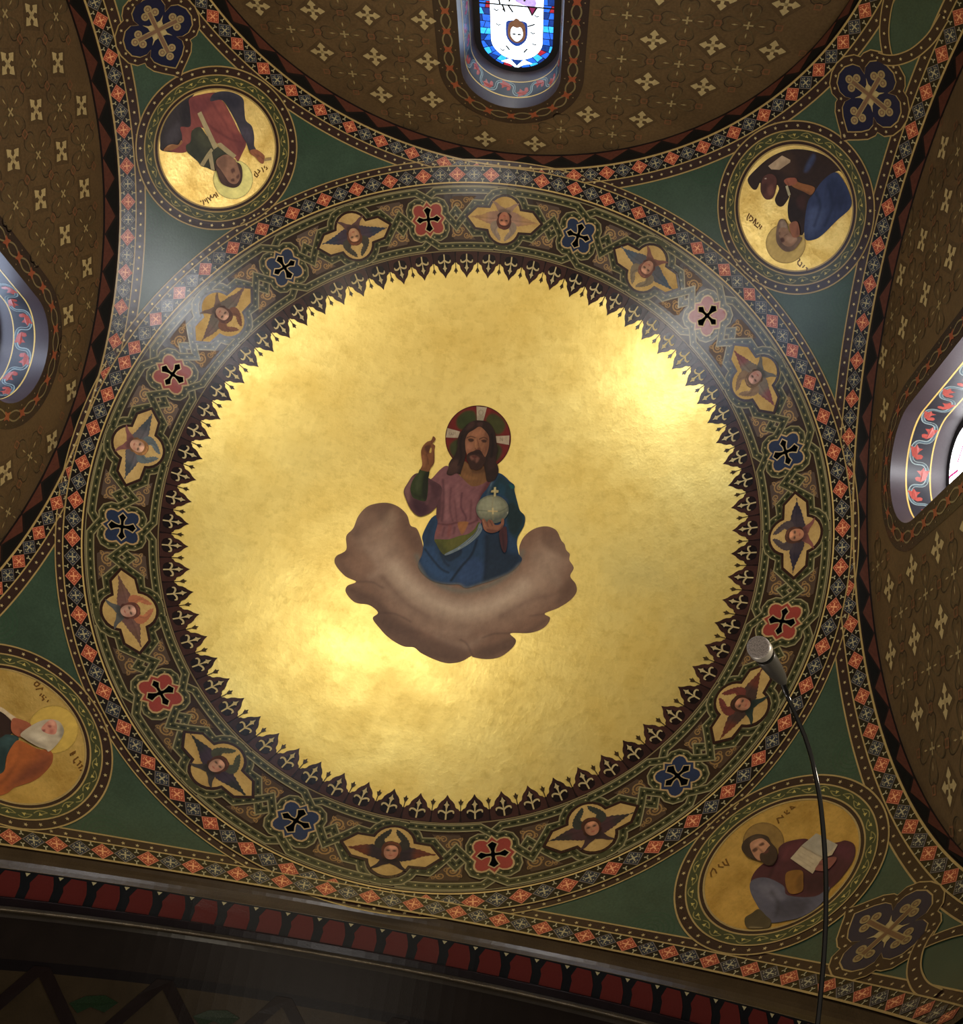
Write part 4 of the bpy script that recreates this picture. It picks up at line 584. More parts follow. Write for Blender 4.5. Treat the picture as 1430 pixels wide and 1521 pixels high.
def fleur_mesh():
    mb = MB(ringmap(0, kl))
    c = rgb((172, 150, 100))
    mb.ribbon([(0, 38.5), (0, 37.9), (0, 37.0)], [0.16, 0.17, 0.12], c, 3.4)
    mb.poly([(0, 36.02), (0.13, 36.4), (0.32, 36.62), (0.17, 36.68), (0.07, 37.1), (-0.07, 37.1), (-0.17, 36.68), (-0.32, 36.62), (-0.13, 36.4)], c, 3.4)
    for s in (-1, 1):
        mb.ribbon(smooth([(0, 37.75), (s * 0.22, 37.5), (s * 0.5, 37.36), (s * 0.74, 37.45), (s * 0.78, 37.72)], 3, False), np.linspace(0.12, 0.1, 13) + 0.13 * np.sin(np.linspace(0, 3.14, 13)), c, 3.4)
    return mb.mesh('fleur')
fleur = fleur_mesh()
for i in range(72):
    o = link('leaf', leafA if i % 3 else leafB, fr, PAINT)
    o.rotation_euler.z = rad(2.5 + 5 * i)
    link('fleur', fleur, o, GILT)
mb = MB(ringmap(0, kl))
for i in range(72):
    x = 5 * i * kl
    c = rgb((54, 40, 20))
    mb.poly([(x, 35.75), (x + 0.15, 36.1), (x + 0.3, 36.05), (x + 0.14, 36.45), (x + 0.05, 36.6), (x + 0.05, 37.4), (x - 0.05, 37.4), (x - 0.05, 36.6), (x - 0.14, 36.45), (x - 0.3, 36.05), (x - 0.15, 36.1)], c, 2)
o = mb.build('bud', PAINT, fr)
tag(o, 'small dark buds between the leaves', kind='stuff')

# ------------------------------------------------------------------ frieze of interlaced straps
mb = MB(ringmap())
mb.band(0, 360, 216, 39.0, 48.1, FRZ, 1, 8)
mb.band(0, 360, 216, 47.62, 47.72, EDGE, 1.6)
mb.band(0, 360, 216, 48.02, 48.2, rgb((176, 146, 86)), 5)
fz = mb.build('trim_2', PAINT)
fz.location = CTR
tag(fz, kind='structure')
kf = sin(rad(43.35))
PATH = [(-13.3, 39.6), (-1.75, 39.6), (0, 40.5), (0.95, 41.0), (2.0, 40.88), (2.9, 41.2), (3.4, 41.9), (3.35, 42.7), (5.45, 44.45), (9.1, 41.33), (11.2, 41.4), (11.75, 40.6), (12.7, 39.9), (13.8, 39.65), (15.0, 39.6)]
def strap_mesh(sx, sy, lv):
    p = [(sx * x * kf, y if sy > 0 else 86.7 - y) for x, y in PATH]
    p, L = resample(p, 0.22) if False else (np.array(p), 0)
    q = []
    for a, b in zip(p[:-1], p[1:]):
        n = max(1, int(np.linalg.norm(b - a) / 0.7))
        q += [a + (b - a) * t for t in np.linspace(0, 1, n, endpoint=False)]
    q = np.array(q + [p[-1]])
    mb = MB(ringmap(0, kf))
    mb.ribbon(q, 1.0, EDGE, lv)
    mb.ribbon(q, 0.70, STRAP, lv + 0.4)
    fine, L = resample(q, 0.08)
    s_, i = 0.0, 0
    n = len(fine)
    while i + 7 < n:
        mb.ribbon(fine[i:i + 8], 0.30, DASH, lv + 0.7)
        if i + 10 < n:
            mb.star(fine[i + 10][0], fine[i + 10][1], 0.13, rgb((160, 144, 92)), lv + 0.8, 3)
        i += 13
    return mb.mesh('strap')
straps = [strap_mesh(1, 1, 2), strap_mesh(-1, 1, 3.2), strap_mesh(-1, -1, 2.2), strap_mesh(1, -1, 3.4)]
def spandrel_mesh(sx, sy):
    """gold scroll in the corner between the straps"""
    mb = MB(ringmap(0, kf), 1.0)
    Y = lambda y: y if sy > 0 else 86.7 - y
    tri = [(4.55, 41.0), (5.0, 40.45), (9.4, 40.4), (8.7, 41.0), (6.9, 42.35), (5.55, 43.35), (4.4, 42.3)]
    mb.poly([(sx * x * kf, Y(y)) for x, y in tri], rgb((68, 48, 29)), 1.4)
    def spiral(cx, cy, r, a0, turns, d=1):
        t = np.linspace(0, 1, 22)
        return [(sx * kf * (cx + r * (1 - 0.8 * x) * cos(a0 + d * turns * 6.283 * x) / kf), Y(cy + r * (1 - 0.8 * x) * sin(a0 + d * turns * 6.283 * x))) for x in t]
    mb.ribbon(spiral(5.85, 41.65, 0.78, 2.6, 1.7), 0.17, SCROLL, 1.8)
    mb.star(sx * 5.75 * kf, Y(41.7), 0.22, rgb((160, 126, 70)), 2.2, 6)
    mb.ribbon(spiral(7.5, 41.0, 0.45, 0.4, 1.4, -1), 0.13, SCROLL, 1.8)
    mb.ribbon(spiral(8.5, 40.72, 0.24, 0.4, 1.2), 0.09, SCROLL, 1.8)
    mb.ribbon(spiral(6.7, 41.75, 0.3, 2.4, 1.2, -1), 0.1, SCROLL, 1.8)
    mb.ribbon(spiral(5.2, 42.65, 0.36, 1.0, 1.3), 0.12, SCROLL, 1.8)
    mb.ribbon(spiral(4.9, 41.0, 0.28, 4.0, 1.2, -1), 0.1, SCROLL, 1.8)
    for a, b in (((5.5, 42.5), (5.6, 43.1)), ((7.6, 40.95), (9.0, 40.75)), ((6.4, 41.3), (6.8, 41.6)), ((5.0, 41.0), (4.75, 40.8))):
        mb.ribbon([(sx * a[0] * kf, Y(a[1])), (sx * b[0] * kf, Y(b[1]))], [0.14, 0.05], SCROLL, 2)
    return mb.mesh('scroll')
scrolls = [spandrel_mesh(a, b) for a in (1, -1) for b in (1, -1)]
for i in range(12):
    rz = rad(15 + 30 * i)
    for me in straps:
        link('strap', me, fz, VARN).rotation_euler.z = rz
    for me in scrolls:
        link('scroll', me, fz, GILT).rotation_euler.z = rz

# ------------------------------------------------------------------ cross medallions
def qf(s=1.0):
    h = [(0, -2.38), (0.5, -1.72), (0.85, -1.98), (1.3, -2.05), (1.72, -1.9), (1.95, -1.5), (1.95, -1.1), (1.78, -0.6), (2.25, 0)]
    p = h + [(x, -y) for x, y in reversed(h[:-1])]
    p = p + [(-x, y) for x, y in reversed(p[1:-1])]
    return [(x * s, y * s) for x, y in p]
def cross_pts(s=1.0):
    h = [(0, -1.66), (0.48, -1.3), (0.25, -0.8), (0.16, -0.4), (0.22, -0.16), (0.7, -0.17), (1.2, -0.42), (1.62, 0)]
    p = h + [(x, -y) for x, y in reversed(h[:-1])]
    p = p + [(-x, y) for x, y in reversed(p[1:-1])]
    return [(x * s, y * s) for x, y in p]
def off(pts, d):
    mb_ = np.array(pts, float); n = len(mb_)
    e = np.roll(mb_, -1, 0) - mb_
    e /= np.linalg.norm(e, axis=1)[:, None]
    nm = np.stack([e[:, 1], -e[:, 0]], 1)
    mm = np.roll(nm, 1, 0) + nm
    mm /= np.maximum((mm * nm).sum(1), 0.5)[:, None]
    return [tuple(x) for x in mb_ + mm * d]
def cm_meshes(c):
    f = locmap(0, 43.4)
    a = MB(f, 1.0); a.poly(off(qf(), 0.12), rgb((160, 130, 84)), 5); a.poly(qf(0.965), c, 5.4)
    b = MB(f, 1.0); b.poly(off(cross_pts(), 0.13), rgb((168, 142, 96)), 6)
    d = MB(f, 1.0); d.poly(cross_pts(), (0.004, 0.004, 0.004, 1), 6.6)
    return a.mesh('quatrefoil'), b.mesh('cross_outline'), d.mesh('cross')
CMR, CMB = cm_meshes(rgb((126, 50, 40))), cm_meshes(rgb((34, 42, 60)))
PLACE = ['directly left of the topmost angel', 'directly right of the topmost angel', 'in the pale glare at the upper right', 'at the upper right edge of the ring', 'at the right, above the microphone head', 'left of the microphone stem', 'directly right of the lowest angel', 'directly left of the lowest angel', 'at the lower left edge of the ring', 'at the left edge, level with the cloud', 'at the upper left edge of the ring', 'below the roundel with the rose robed figure']
for i in range(12):
    az = -15 + 30 * i
    red = i % 2 == 0
    t = empty('cross_medallion', CTR, rad(az))
    tag(t, '%s quatrefoil medallion with a black cross, %s' % ('red' if red else 'dark blue', PLACE[i]), 'medallion', 'cross medallions in the ring frieze')
    q, ol, cr = CMR if red else CMB
    link('quatrefoil', q, t, VARN); link('cross_outline', ol, t, GILT); link('cross', cr, t, MATT)

# ------------------------------------------------------------------ angel medallions
def angel_outline():
    h = [(4.95, 0.0), (3.75, -1.33), (2.02, -1.42)]
    h += [(2.02 * cos(rad(a)), -1.13 - 2.0 * sin(rad(a))) for a in (12, 25, 40, 55, 70, 82)] + [(0, -3.13)]
    p = h + [(-x, y) for x, y in reversed(h[:-1])]
    return p + [(x, -y) for x, y in reversed(p[1:-1])]
AO = angel_outline()
f0 = locmap(0, 43.32)
mb = MB(f0, 1.0); mb.poly(off(AO, 0.3), rgb((40, 24, 17)), 5.0); mb.poly(off(AO, 0.02), (1, 1, 1, 1), 5.3)
border_me = MB(f0, 1.0); border_me.poly(off(AO, -0.32), rgb((42, 24, 18)), 4.9)
border_me2 = MB(f0, 1.0); border_me2.poly(off(AO, 0.32), rgb((42, 24, 18)), 4.9)
def area(p): return sum(p[i][0] * p[(i + 1) % len(p)][1] - p[(i + 1) % len(p)][0] * p[i][1] for i in range(len(p)))
BM = (border_me if abs(area(off(AO, -0.32))) > abs(area(off(AO, 0.32))) else border_me2).mesh('border')
gm = MB(f0, 1.0)
xs = sorted(AO)
gm.poly(AO, (1, 1, 1, 1), 5.4)
GMESH = gm.mesh('gold_ground')
def wing(pts, sx): return [(sx * x, y) for x, y in pts]
UP = [(0.5, -0.6), (1.0, -0.2), (1.6, -0.4), (1.8, -0.95), (1.6, -1.55), (1.2, -2.1), (0.8, -2.5), (0.3, -2.85), (0.28, -2.35), (0.55, -1.85), (0.85, -1.4), (0.7, -1.1)]
SIDE = [(0.6, -0.45), (1.3, -0.68), (2.2, -0.62), (3.1, -0.36), (3.9, -0.1), (4.6, 0.08), (3.8, 0.24), (3.1, 0.48), (2.3, 0.78), (1.6, 1.05), (1.0, 1.2), (0.6, 0.9)]
LOW = [(0.0, 1.0), (0.6, 0.75), (1.0, 1.25), (1.3, 1.8), (1.85, 2.4), (1.2, 2.25), (0.65, 1.85), (0.0, 1.55)]
AV = [  # tilt, side, side tip, upper, lower, hair, skin, label
 (0, (138, 104, 82), (150, 112, 70), (126, 106, 86), (136, 106, 84), (92, 52, 40), (144, 84, 58), 'beige winged angel head at the very top'),
 (-8, (76, 74, 74), (66, 76, 84), (112, 96, 72), (112, 72, 56), (128, 80, 62), (150, 98, 72), 'grey winged angel head with reddish lower wing'),
 (6, (104, 92, 80), (112, 60, 62), (120, 96, 74), (92, 88, 82), (124, 96, 74), (152, 106, 90), 'pale grey winged angel head beside the glare'),
 (-2, (52, 42, 44), (38, 32, 40), (66, 54, 50), (110, 64, 54), (88, 52, 34), (150, 92, 62), 'dark winged angel head with pink lower wings'),
 (4, (58, 40, 32), (92, 44, 28), (92, 44, 34), (36, 44, 36), (66, 38, 24), (138, 84, 58), 'rust winged angel head just left of the microphone'),
 (-6, (60, 38, 36), (44, 38, 32), (46, 46, 36), (56, 38, 34), (78, 42, 26), (140, 86, 58), 'maroon and green winged angel head at lower right'),
 (6, (40, 30, 32), (92, 46, 28), (44, 40, 32), (44, 32, 30), (96, 52, 32), (146, 90, 64), 'dark winged angel head at the very bottom'),
 (-5, (52, 42, 50), (40, 42, 38), (62, 62, 48), (54, 48, 44), (84, 50, 40), (150, 100, 76), 'purple and green winged angel head at lower left'),
 (5, (96, 66, 56), (92, 64, 48), (152, 92, 60), (76, 74, 68), (110, 62, 48), (156, 108, 86), 'angel head with orange brown upper wings'),
 (-4, (80, 74, 74), (52, 58, 60), (84, 90, 88), (112, 68, 60), (164, 112, 62), (172, 118, 90), 'blue grey winged blond angel head'),
 (8, (98, 86, 74), (108, 84, 76), (110, 72, 52), (108, 86, 74), (106, 68, 52), (158, 110, 86), 'grey winged angel head with maroon upper wings'),
 (-4, (60, 48, 54), (44, 50, 60), (62, 56, 44), (84, 58, 50), (112, 66, 42), (158, 106, 72), 'slate winged angel head left of the top red cross')]
def rotp(pts, a):
    c, s_ = cos(rad(a)), sin(rad(a))
    return [(x * c - y * s_, x * s_ + y * c) for x, y in pts]
def fl(pts): return [x for p in pts for x in p]
for i, (tilt, sd, tip, up, lo, hair, skin, lab) in enumerate(AV):
    az = 30 * i
    t = empty('angel_medallion', CTR, rad(az))
    tag(t, 'gold medallion with a ' + lab, 'medallion', 'angel medallions in the ring frieze')
    link('border', BM, t, VARN); link('gold_ground', GMESH, t, GOLD3)
    dk = lambda c, k=0.65: tuple(x * k for x in c)
    skin = (min(225, skin[0] * 1.06), skin[1] * 1.16, skin[2] * 1.2); hair = tuple(x * 0.78 for x in hair)
    lt = lambda c, k=1.25: tuple(min(255, x * k) for x in c)
    def P_(name, pts, base, ls, lv, sm=1, st=0.085):
        ls = [[a, b, c, d, e, fl(rotp(g_, tilt))] for a, b, c, d, e, g_ in ls]
        return painted(name, f0, rotp(pts, tilt), base, ls, st, lv, 1.0, t, OIL, sm)
    for sx in (-1, 1):
        jit = [(x + random.uniform(-0.06, 0.06), y + random.uniform(-0.06, 0.06)) for x, y in SIDE]
        P_('side_wing', wing(jit, sx), sd, [['p', tip, 0.9, 0.9, 1, wing([(2.6, -0.8), (4.6, -0.3), (4.6, 0.4), (2.4, 0.9)], sx)], ['s', dk(sd), 0.12, 0.7, 0.05, wing([(1.0, 0.1), (2.4, 0.05), (4.0, 0.08)], sx)], ['s', lt(sd), 0.25, 0.5, 0.12, wing([(0.9, 0.0), (2.0, -0.25), (3.0, -0.15)], sx)]], 6, 2)
    for sx in (-1, 1):
        P_('upper_wing', wing(UP, sx), up, [['s', dk(up), 0.15, 0.7, 0.06, wing([(0.9, -0.9), (1.15, -1.6), (0.75, -2.4)], sx)], ['p', lt(up), 0.3, 0.6, 1, wing([(0.6, -0.9), (0.9, -1.3), (0.9, -1.9), (0.7, -1.7)], sx)]], 6.2, 2)
        P_('lower_wing', wing(LOW, sx), lo, [['p', dk(lo), 0.4, 0.8, 1, wing([(0, 0.8), (0.6, 0.7), (0.8, 1.3), (0, 1.5)], sx)]], 6.4)
    P_('hair', [(0.05, -1.3), (0.45, -1.22), (0.7, -1.05), (0.9, -0.75), (1.02, -0.2), (0.92, 0.25), (0.98, 0.6), (0.6, 0.95), (0, 1.0), (-0.6, 0.95), (-0.95, 0.6), (-0.9, 0.25), (-1.02, -0.2), (-0.9, -0.7), (-0.6, -1.12), (-0.3, -1.2)], hair,
       [['p', dk(hair), 0.4, 0.8, 1, [(-1.0, 0.2), (-0.6, 0.6), (0, 1.2), (0.6, 0.6), (1.0, 0.2), (0.7, 1.3), (-0.7, 1.3)]], ['s', lt(hair, 1.5), 0.2, 0.8, 0.14, [(-0.6, -0.85), (-0.1, -1.1), (0.4, -1.0)]], ['s', lt(hair, 1.4), 0.15, 0.7, 0.08, [(-0.9, -0.3), (-0.85, 0.3)]], ['s', dk(hair), 0.12, 0.7, 0.06, [(0.1, -1.2), (0.3, -0.9), (0.75, -0.6)]]], 6.8)
    sf = lambda g_: [(x * 0.95, y * 0.92 + 0.08) for x, y in g_]
    P_('face', sf([(0, -0.88), (0.42, -0.78), (0.7, -0.42), (0.76, 0.1), (0.66, 0.6), (0.38, 0.98), (0, 1.1), (-0.38, 0.98), (-0.66, 0.6), (-0.76, 0.1), (-0.7, -0.42), (-0.42, -0.78)]), skin,
       [['p', lt(skin, 1.25), 0.4, 0.9, 1, [(-0.45, -0.75), (0.3, -0.75), (0.2, -0.3), (-0.4, -0.25)]], ['p', dk(skin, 0.72), 0.4, 0.7, 1, [(0.35, -0.6), (0.8, -0.2), (0.75, 0.7), (0.4, 0.9), (0.5, 0.2)]],
        ['p', dk(skin, 0.38), 0.14, 0.95, 1, [(-0.54, -0.06), (-0.33, -0.2), (-0.1, -0.05), (-0.33, 0.08)]], ['p', dk(skin, 0.38), 0.14, 0.95, 1, [(0.54, -0.06), (0.33, -0.2), (0.1, -0.05), (0.33, 0.08)]],
        ['s', dk(skin, 0.6), 0.1, 0.7, 0.04, [(-0.52, -0.24), (-0.3, -0.3), (-0.12, -0.22)]], ['s', dk(skin, 0.6), 0.1, 0.7, 0.04, [(0.52, -0.24), (0.3, -0.3), (0.12, -0.22)]],
        ['s', dk(skin, 0.7), 0.12, 0.6, 0.06, [(0.06, -0.05), (0.1, 0.3), (0.0, 0.36)]], ['p', (132, 58, 46), 0.12, 0.8, 1, [(-0.22, 0.56), (0, 0.5), (0.22, 0.56), (0, 0.68)]], ['p', (160, 84, 64), 0.4, 0.5, 1, [(-0.6, 0.2), (-0.3, 0.25), (-0.35, 0.6), (-0.6, 0.5)]]], 7.2, 1, 0.07)

# ------------------------------------------------------------------ lozenge band and star band of the ring
def lozenge_mesh(f, cx, cy, hw, hh, col, red, lv):
    mb = MB(f)
    def dia(s): return [(cx, cy - hh * s), (cx + hw * s, cy), (cx, cy + hh * s), (cx - hw * s, cy)]
    mb.face(dia(1.0), rgb((104, 92, 78)) if not red else rgb((172, 104, 76)), lv)
    mb.face(dia(0.9), col, lv + 0.4)
    c = rgb((206, 138, 92)) if red else PALE
    for dx, dy in ((0, 1), (0, -1), (1, 0), (-1, 0)):
        L = (hh if dy else hw) * 0.52
        ax, ay = dx * L, dy * L
        px, py = dy * hw * 0.075, dx * hh * 0.075
        mb.face([(cx + px, cy + py), (cx + ax * 0.8 + px, cy + ay * 0.8 + py), (cx + ax * 0.8 - px, cy + ay * 0.8 - py), (cx - px, cy - py)], c, lv + 0.8)
        for q in (-1, 0, 1):
            mb.star(cx + ax * (0.92 if q else 1.12) + q * px * 2.6, cy + ay * (0.92 if q else 1.12) + q * py * 2.6, min(hw, hh) * 0.115, c, lv + 0.8, 3)
    return mb.mesh('tile')
def trefoil(mb, x, y, d, s, c, lv):
    """three small petals in the black corner between two lozenges"""
    for a, L in ((pi / 2 * d, 1.15), (pi / 2 * d + 2.2, 0.95), (pi / 2 * d - 2.2, 0.95)):
        ux, uy = cos(a), sin(a)
        P2 = lambda p, q: (x + (ux * p - uy * q) * s, y + (uy * p + ux * q) * s)
        mb.poly([P2(0, 0.1), P2(0.45 * L, 0.26), P2(0.8 * L, 0.24), P2(L, 0), P2(0.8 * L, -0.24), P2(0.45 * L, -0.26), P2(0, -0.1)], c, lv)
kr = sin(rad(49.15))
def ring_band():
    mb = MB(ringmap())
    mb.band(0, 360, 240, 48.15, 50.25, BLACK, 3.4)
    mb.band(0, 360, 240, 50.22, 50.38, LINE, 4.0)
    mb.band(0, 360, 240, 50.3, 51.1, BROWN, 1.6)
    mb.band(0, 360, 240, 51.06, 51.2, LINE, 2.0)
    return mb.build('trim_3', PAINT)
tr = ring_band()
tr.location = CTR
tag(tr, kind='structure')
mR = lozenge_mesh(ringmap(0, kr), 0, 49.18, 1.13, 0.98, RED, True, 3.9)
mB = lozenge_mesh(ringmap(0, kr), 0, 49.18, 1.13, 0.98, BLUE, False, 3.9)
for i in range(120):
    az = 3 * i
    par = i % 2 == 0
    if az >= 285 or az == 0: par = not par
    o = link('tile', mR if par else mB, tr, VARN)
    o.rotation_euler.z = rad(az)
mb = MB(ringmap(0, kr)); ms = MB(ringmap(0, kr))
for i in range(120):
    x = (3 * i + 1.5) * kr
    trefoil(mb, x, 48.5, -1, 0.3, PALE, 3.9)
    trefoil(mb, x, 49.86, 1, 0.3, PALE, 3.9)
for i in range(192):
    ms.star(360 / 192 * i * kr, 50.7, 0.21, STARC, 2.0, 5, i)
tag(mb.build('trefoil_ornament', PAINT, tr), kind='stuff')
tag(ms.build('star', GILT, tr), kind='stuff')

# ------------------------------------------------------------------ bands along the four arches
ARCH = [('north', 0, 6.75, 83.3, 1.3), ('east', 90, 6.7, 87.26, 1.3), ('south', 180, 6.5, 123.6, 5.4), ('west', 270, 6.55, 139.7, 1.3)]
ka = sin(rad(40.5))
amap = lambda u, v, lv: archmap(u / ka, v, lv)
for n_, (nm, az, pit, ph, lv) in enumerate(ARCH):
    mb = MB(archmap)
    mb.band(-10, 190, 134, 39.48, 39.7, LINE, lv + 0.5)
    mb.band(-10, 190, 134, 39.46, 39.9, rgb((60, 46, 30)), 0.3)
    mb.band(-10, 190, 134, 39.65, 41.5, BLACK, lv, 2)
    mb.band(-10, 190, 134, 41.45, 41.6, LINE, lv + 0.5)
    mb.band(-10, 190, 134, 41.55, 42.7, BROWN, 0.6)
    mb.band(-10, 190, 134, 42.62, 42.78, LINE, 1.0)
    t = mb.build('trim_%d' % (4 + n_), PAINT)
    t.location = CTR
    t.rotation_euler.z = rad(az)
    tag(t, kind='structure')
    hw = pit / 4 * ka * 1.0
    aR = lozenge_mesh(amap, 0, 40.55, hw, 0.9, RED, True, lv + 0.6)
    aB = lozenge_mesh(amap, 0, 40.55, hw, 0.9, BLUE, False, lv + 0.6)
    k0 = math.ceil((-9 - ph) / (pit / 2)); k1 = int((189 - ph) / (pit / 2))
    mb = MB(amap); ms = MB(amap)
    for k in range(k0, k1 + 1):
        o = link('tile', aR if k % 2 == 0 else aB, t, VARN)
        a = rad(ph + k * pit / 2)
        # the tile's mesh lies at the foot of the arch; turn it along the arch about the arch's own axis
        o.rotation_euler = (0, -a, 0)
        x = (ph + (k + 0.5) * pit / 2) * ka
        if x < 189 * ka:
            trefoil(mb, x, 39.98, -1, 0.28, PALE, lv + 0.7)
            trefoil(mb, x, 41.15, 1, 0.28, PALE, lv + 0.7)
    for k in range(-4, 94):
        ms.star((1 + 2 * k) * ka, 42.12, 0.2, STARC, 1.0, 5, k)
    tag(mb.build('trefoil_ornament', PAINT, t), kind='stuff')
    tag(ms.build('star', GILT, t), kind='stuff')

# ------------------------------------------------------------------ saints' roundels
f1 = locmap(0, 60.79)
def roundel_frame():
    n = 96
    a = MB(f1)
    a.disc(0, 0, 7.28, 7.46, n, LINE, 3); a.disc(0, 0, 7.44, 7.82, n, BROWN, 2.6); a.disc(0, 0, 7.78, 7.94, n, LINE, 3)
    b = MB(f1)
    b.disc(0, 0, 7.92, 9.02, n, rgb((56, 58, 34)), 2.6); b.disc(0, 0, 8.98, 9.13, n, LINE, 3)
    N = 34
    for i in range(N):
        t0 = 2 * pi * i / N
        d = 1 if i % 2 else -1
        c = rgb((124, 112, 62))
        pts = []
        for s_ in np.linspace(-0.75, 1, 10):
            t = t0 + s_ * pi / N
            r = 8.47 + d * 0.36 * cos(s_ * pi / 2)
            pts.append((r * cos(t), r * sin(t)))
        b.ribbon(pts, 0.1, c, 3)
        r = 8.47 - d * 0.05
        b.star(r * cos(t0), r * sin(t0), 0.24, rgb((168, 148, 78)), 3.2, 3, t0 + (0 if d > 0 else pi))
        b.ribbon([(8.47 * cos(t0 + pi / N), 8.47 * sin(t0 + pi / N)), (r * cos(t0), r * sin(t0))], 0.08, c, 3)
    d_ = MB(f1)
    d_.disc(0, 0, 9.1, 10.08, n, BROWN, 2.0); d_.disc(0, 0, 10.02, 10.18, n, LINE, 2.4)
    e = MB(f1)
    for i in range(42):
        t = 2 * pi * (i + 0.5) / 42
        e.star(9.58 * cos(t), 9.58 * sin(t), 0.22, STARC, 2.5, 5, i)
    g_ = MB(f1, 1.2)
    ring = [(7.3 * cos(2 * pi * i / n), 7.3 * sin(2 * pi * i / n)) for i in range(n)]
    for r0, r1 in ((0, 2), (2, 4), (4, 5.8), (5.8, 7.32)):
        g_.disc(0, 0, r0, r1, n, (1, 1, 1, 1), 2.4)
    return [(x.mesh(nm), nm, mt) for x, nm, mt in ((a, 'inner_moulding', PAINT), (b, 'scroll_ring', PAINT), (d_, 'star_ring', PAINT), (e, 'star', GILT), (g_, 'gold_ground', GOLD2))]
RF = roundel_frame()
SAINT = {'saint_nw': 'roundel of a young person in a rose red robe with cream bands, arms outstretched',
         'saint_ne': 'roundel of a bearded person in a deep blue mantle beside a reddish animal head',
         'saint_se': 'roundel of a dark bearded person in a dark red robe holding an open book',
         'saint_sw': 'roundel of a white bearded old person in an orange robe, cut by the left edge'}
for nm, lab in SAINT.items():
    az, th, gain, step, parts = ART[nm]
    t = empty('saint_roundel', CTR, rad(az))
    tag(t, lab, 'painting', 'saints in the pendentives')
    for me, pn, mt in RF:
        o = link(pn, me, t, mt)
        if pn == 'star': o['kind'] = 'stuff'
    used = {}
    for i, (pn, base, sm, lb, ol, ls) in enumerate(parts):
        ol = pairs(ol)
        r = np.hypot(ol[:, 0], ol[:, 1])
        ol = ol * np.minimum(1, 7.3 / np.maximum(r, 1e-6))[:, None]
        o = painted(pn, f1, ol, base, ls, step, 3 + 0.5 * i, gain, t, OIL, sm)
        if lb: o['label'] = lb
    for k, wd in enumerate(TEXT[nm]):
        mb = MB(f1)
        for l_ in wd:
            mb.ribbon(pairs(l_), 0.15, rgb((96, 62, 24)), 3.2)
        mb.build('inscription', PAINT, t)

# ------------------------------------------------------------------ quatrefoils under the roundels
f2 = locmap(0, 76.79)
QH = [(0, -4.85), (0.55, -4.45), (1.35, -3.8), (1.95, -3.05), (2.05, -2.35), (1.65, -1.65), (2.3, -1.9), (3.1, -1.8), (3.85, -1.2), (4.15, -0.2), (3.95, 0.8), (3.3, 1.6), (2.5, 1.85), (1.65, 1.5), (1.95, 2.2), (1.8, 3.0), (1.1, 3.6), (0, 3.8)]
QO = [(0, -6.4), (0.6, -5.7), (1.6, -4.9), (2.5, -4.1), (3.0, -3.2), (3.0, -2.75), (3.9, -2.6), (4.7, -1.8), (5.1, -0.6), (5.1, 0.6), (4.7, 1.7), (3.8, 2.6), (3.05, 2.85), (2.95, 3.4), (2.4, 4.2), (1.2, 4.75), (0, 4.9)]
def mir(h): return h + [(-x, y) for x, y in reversed(h[1:-1])]
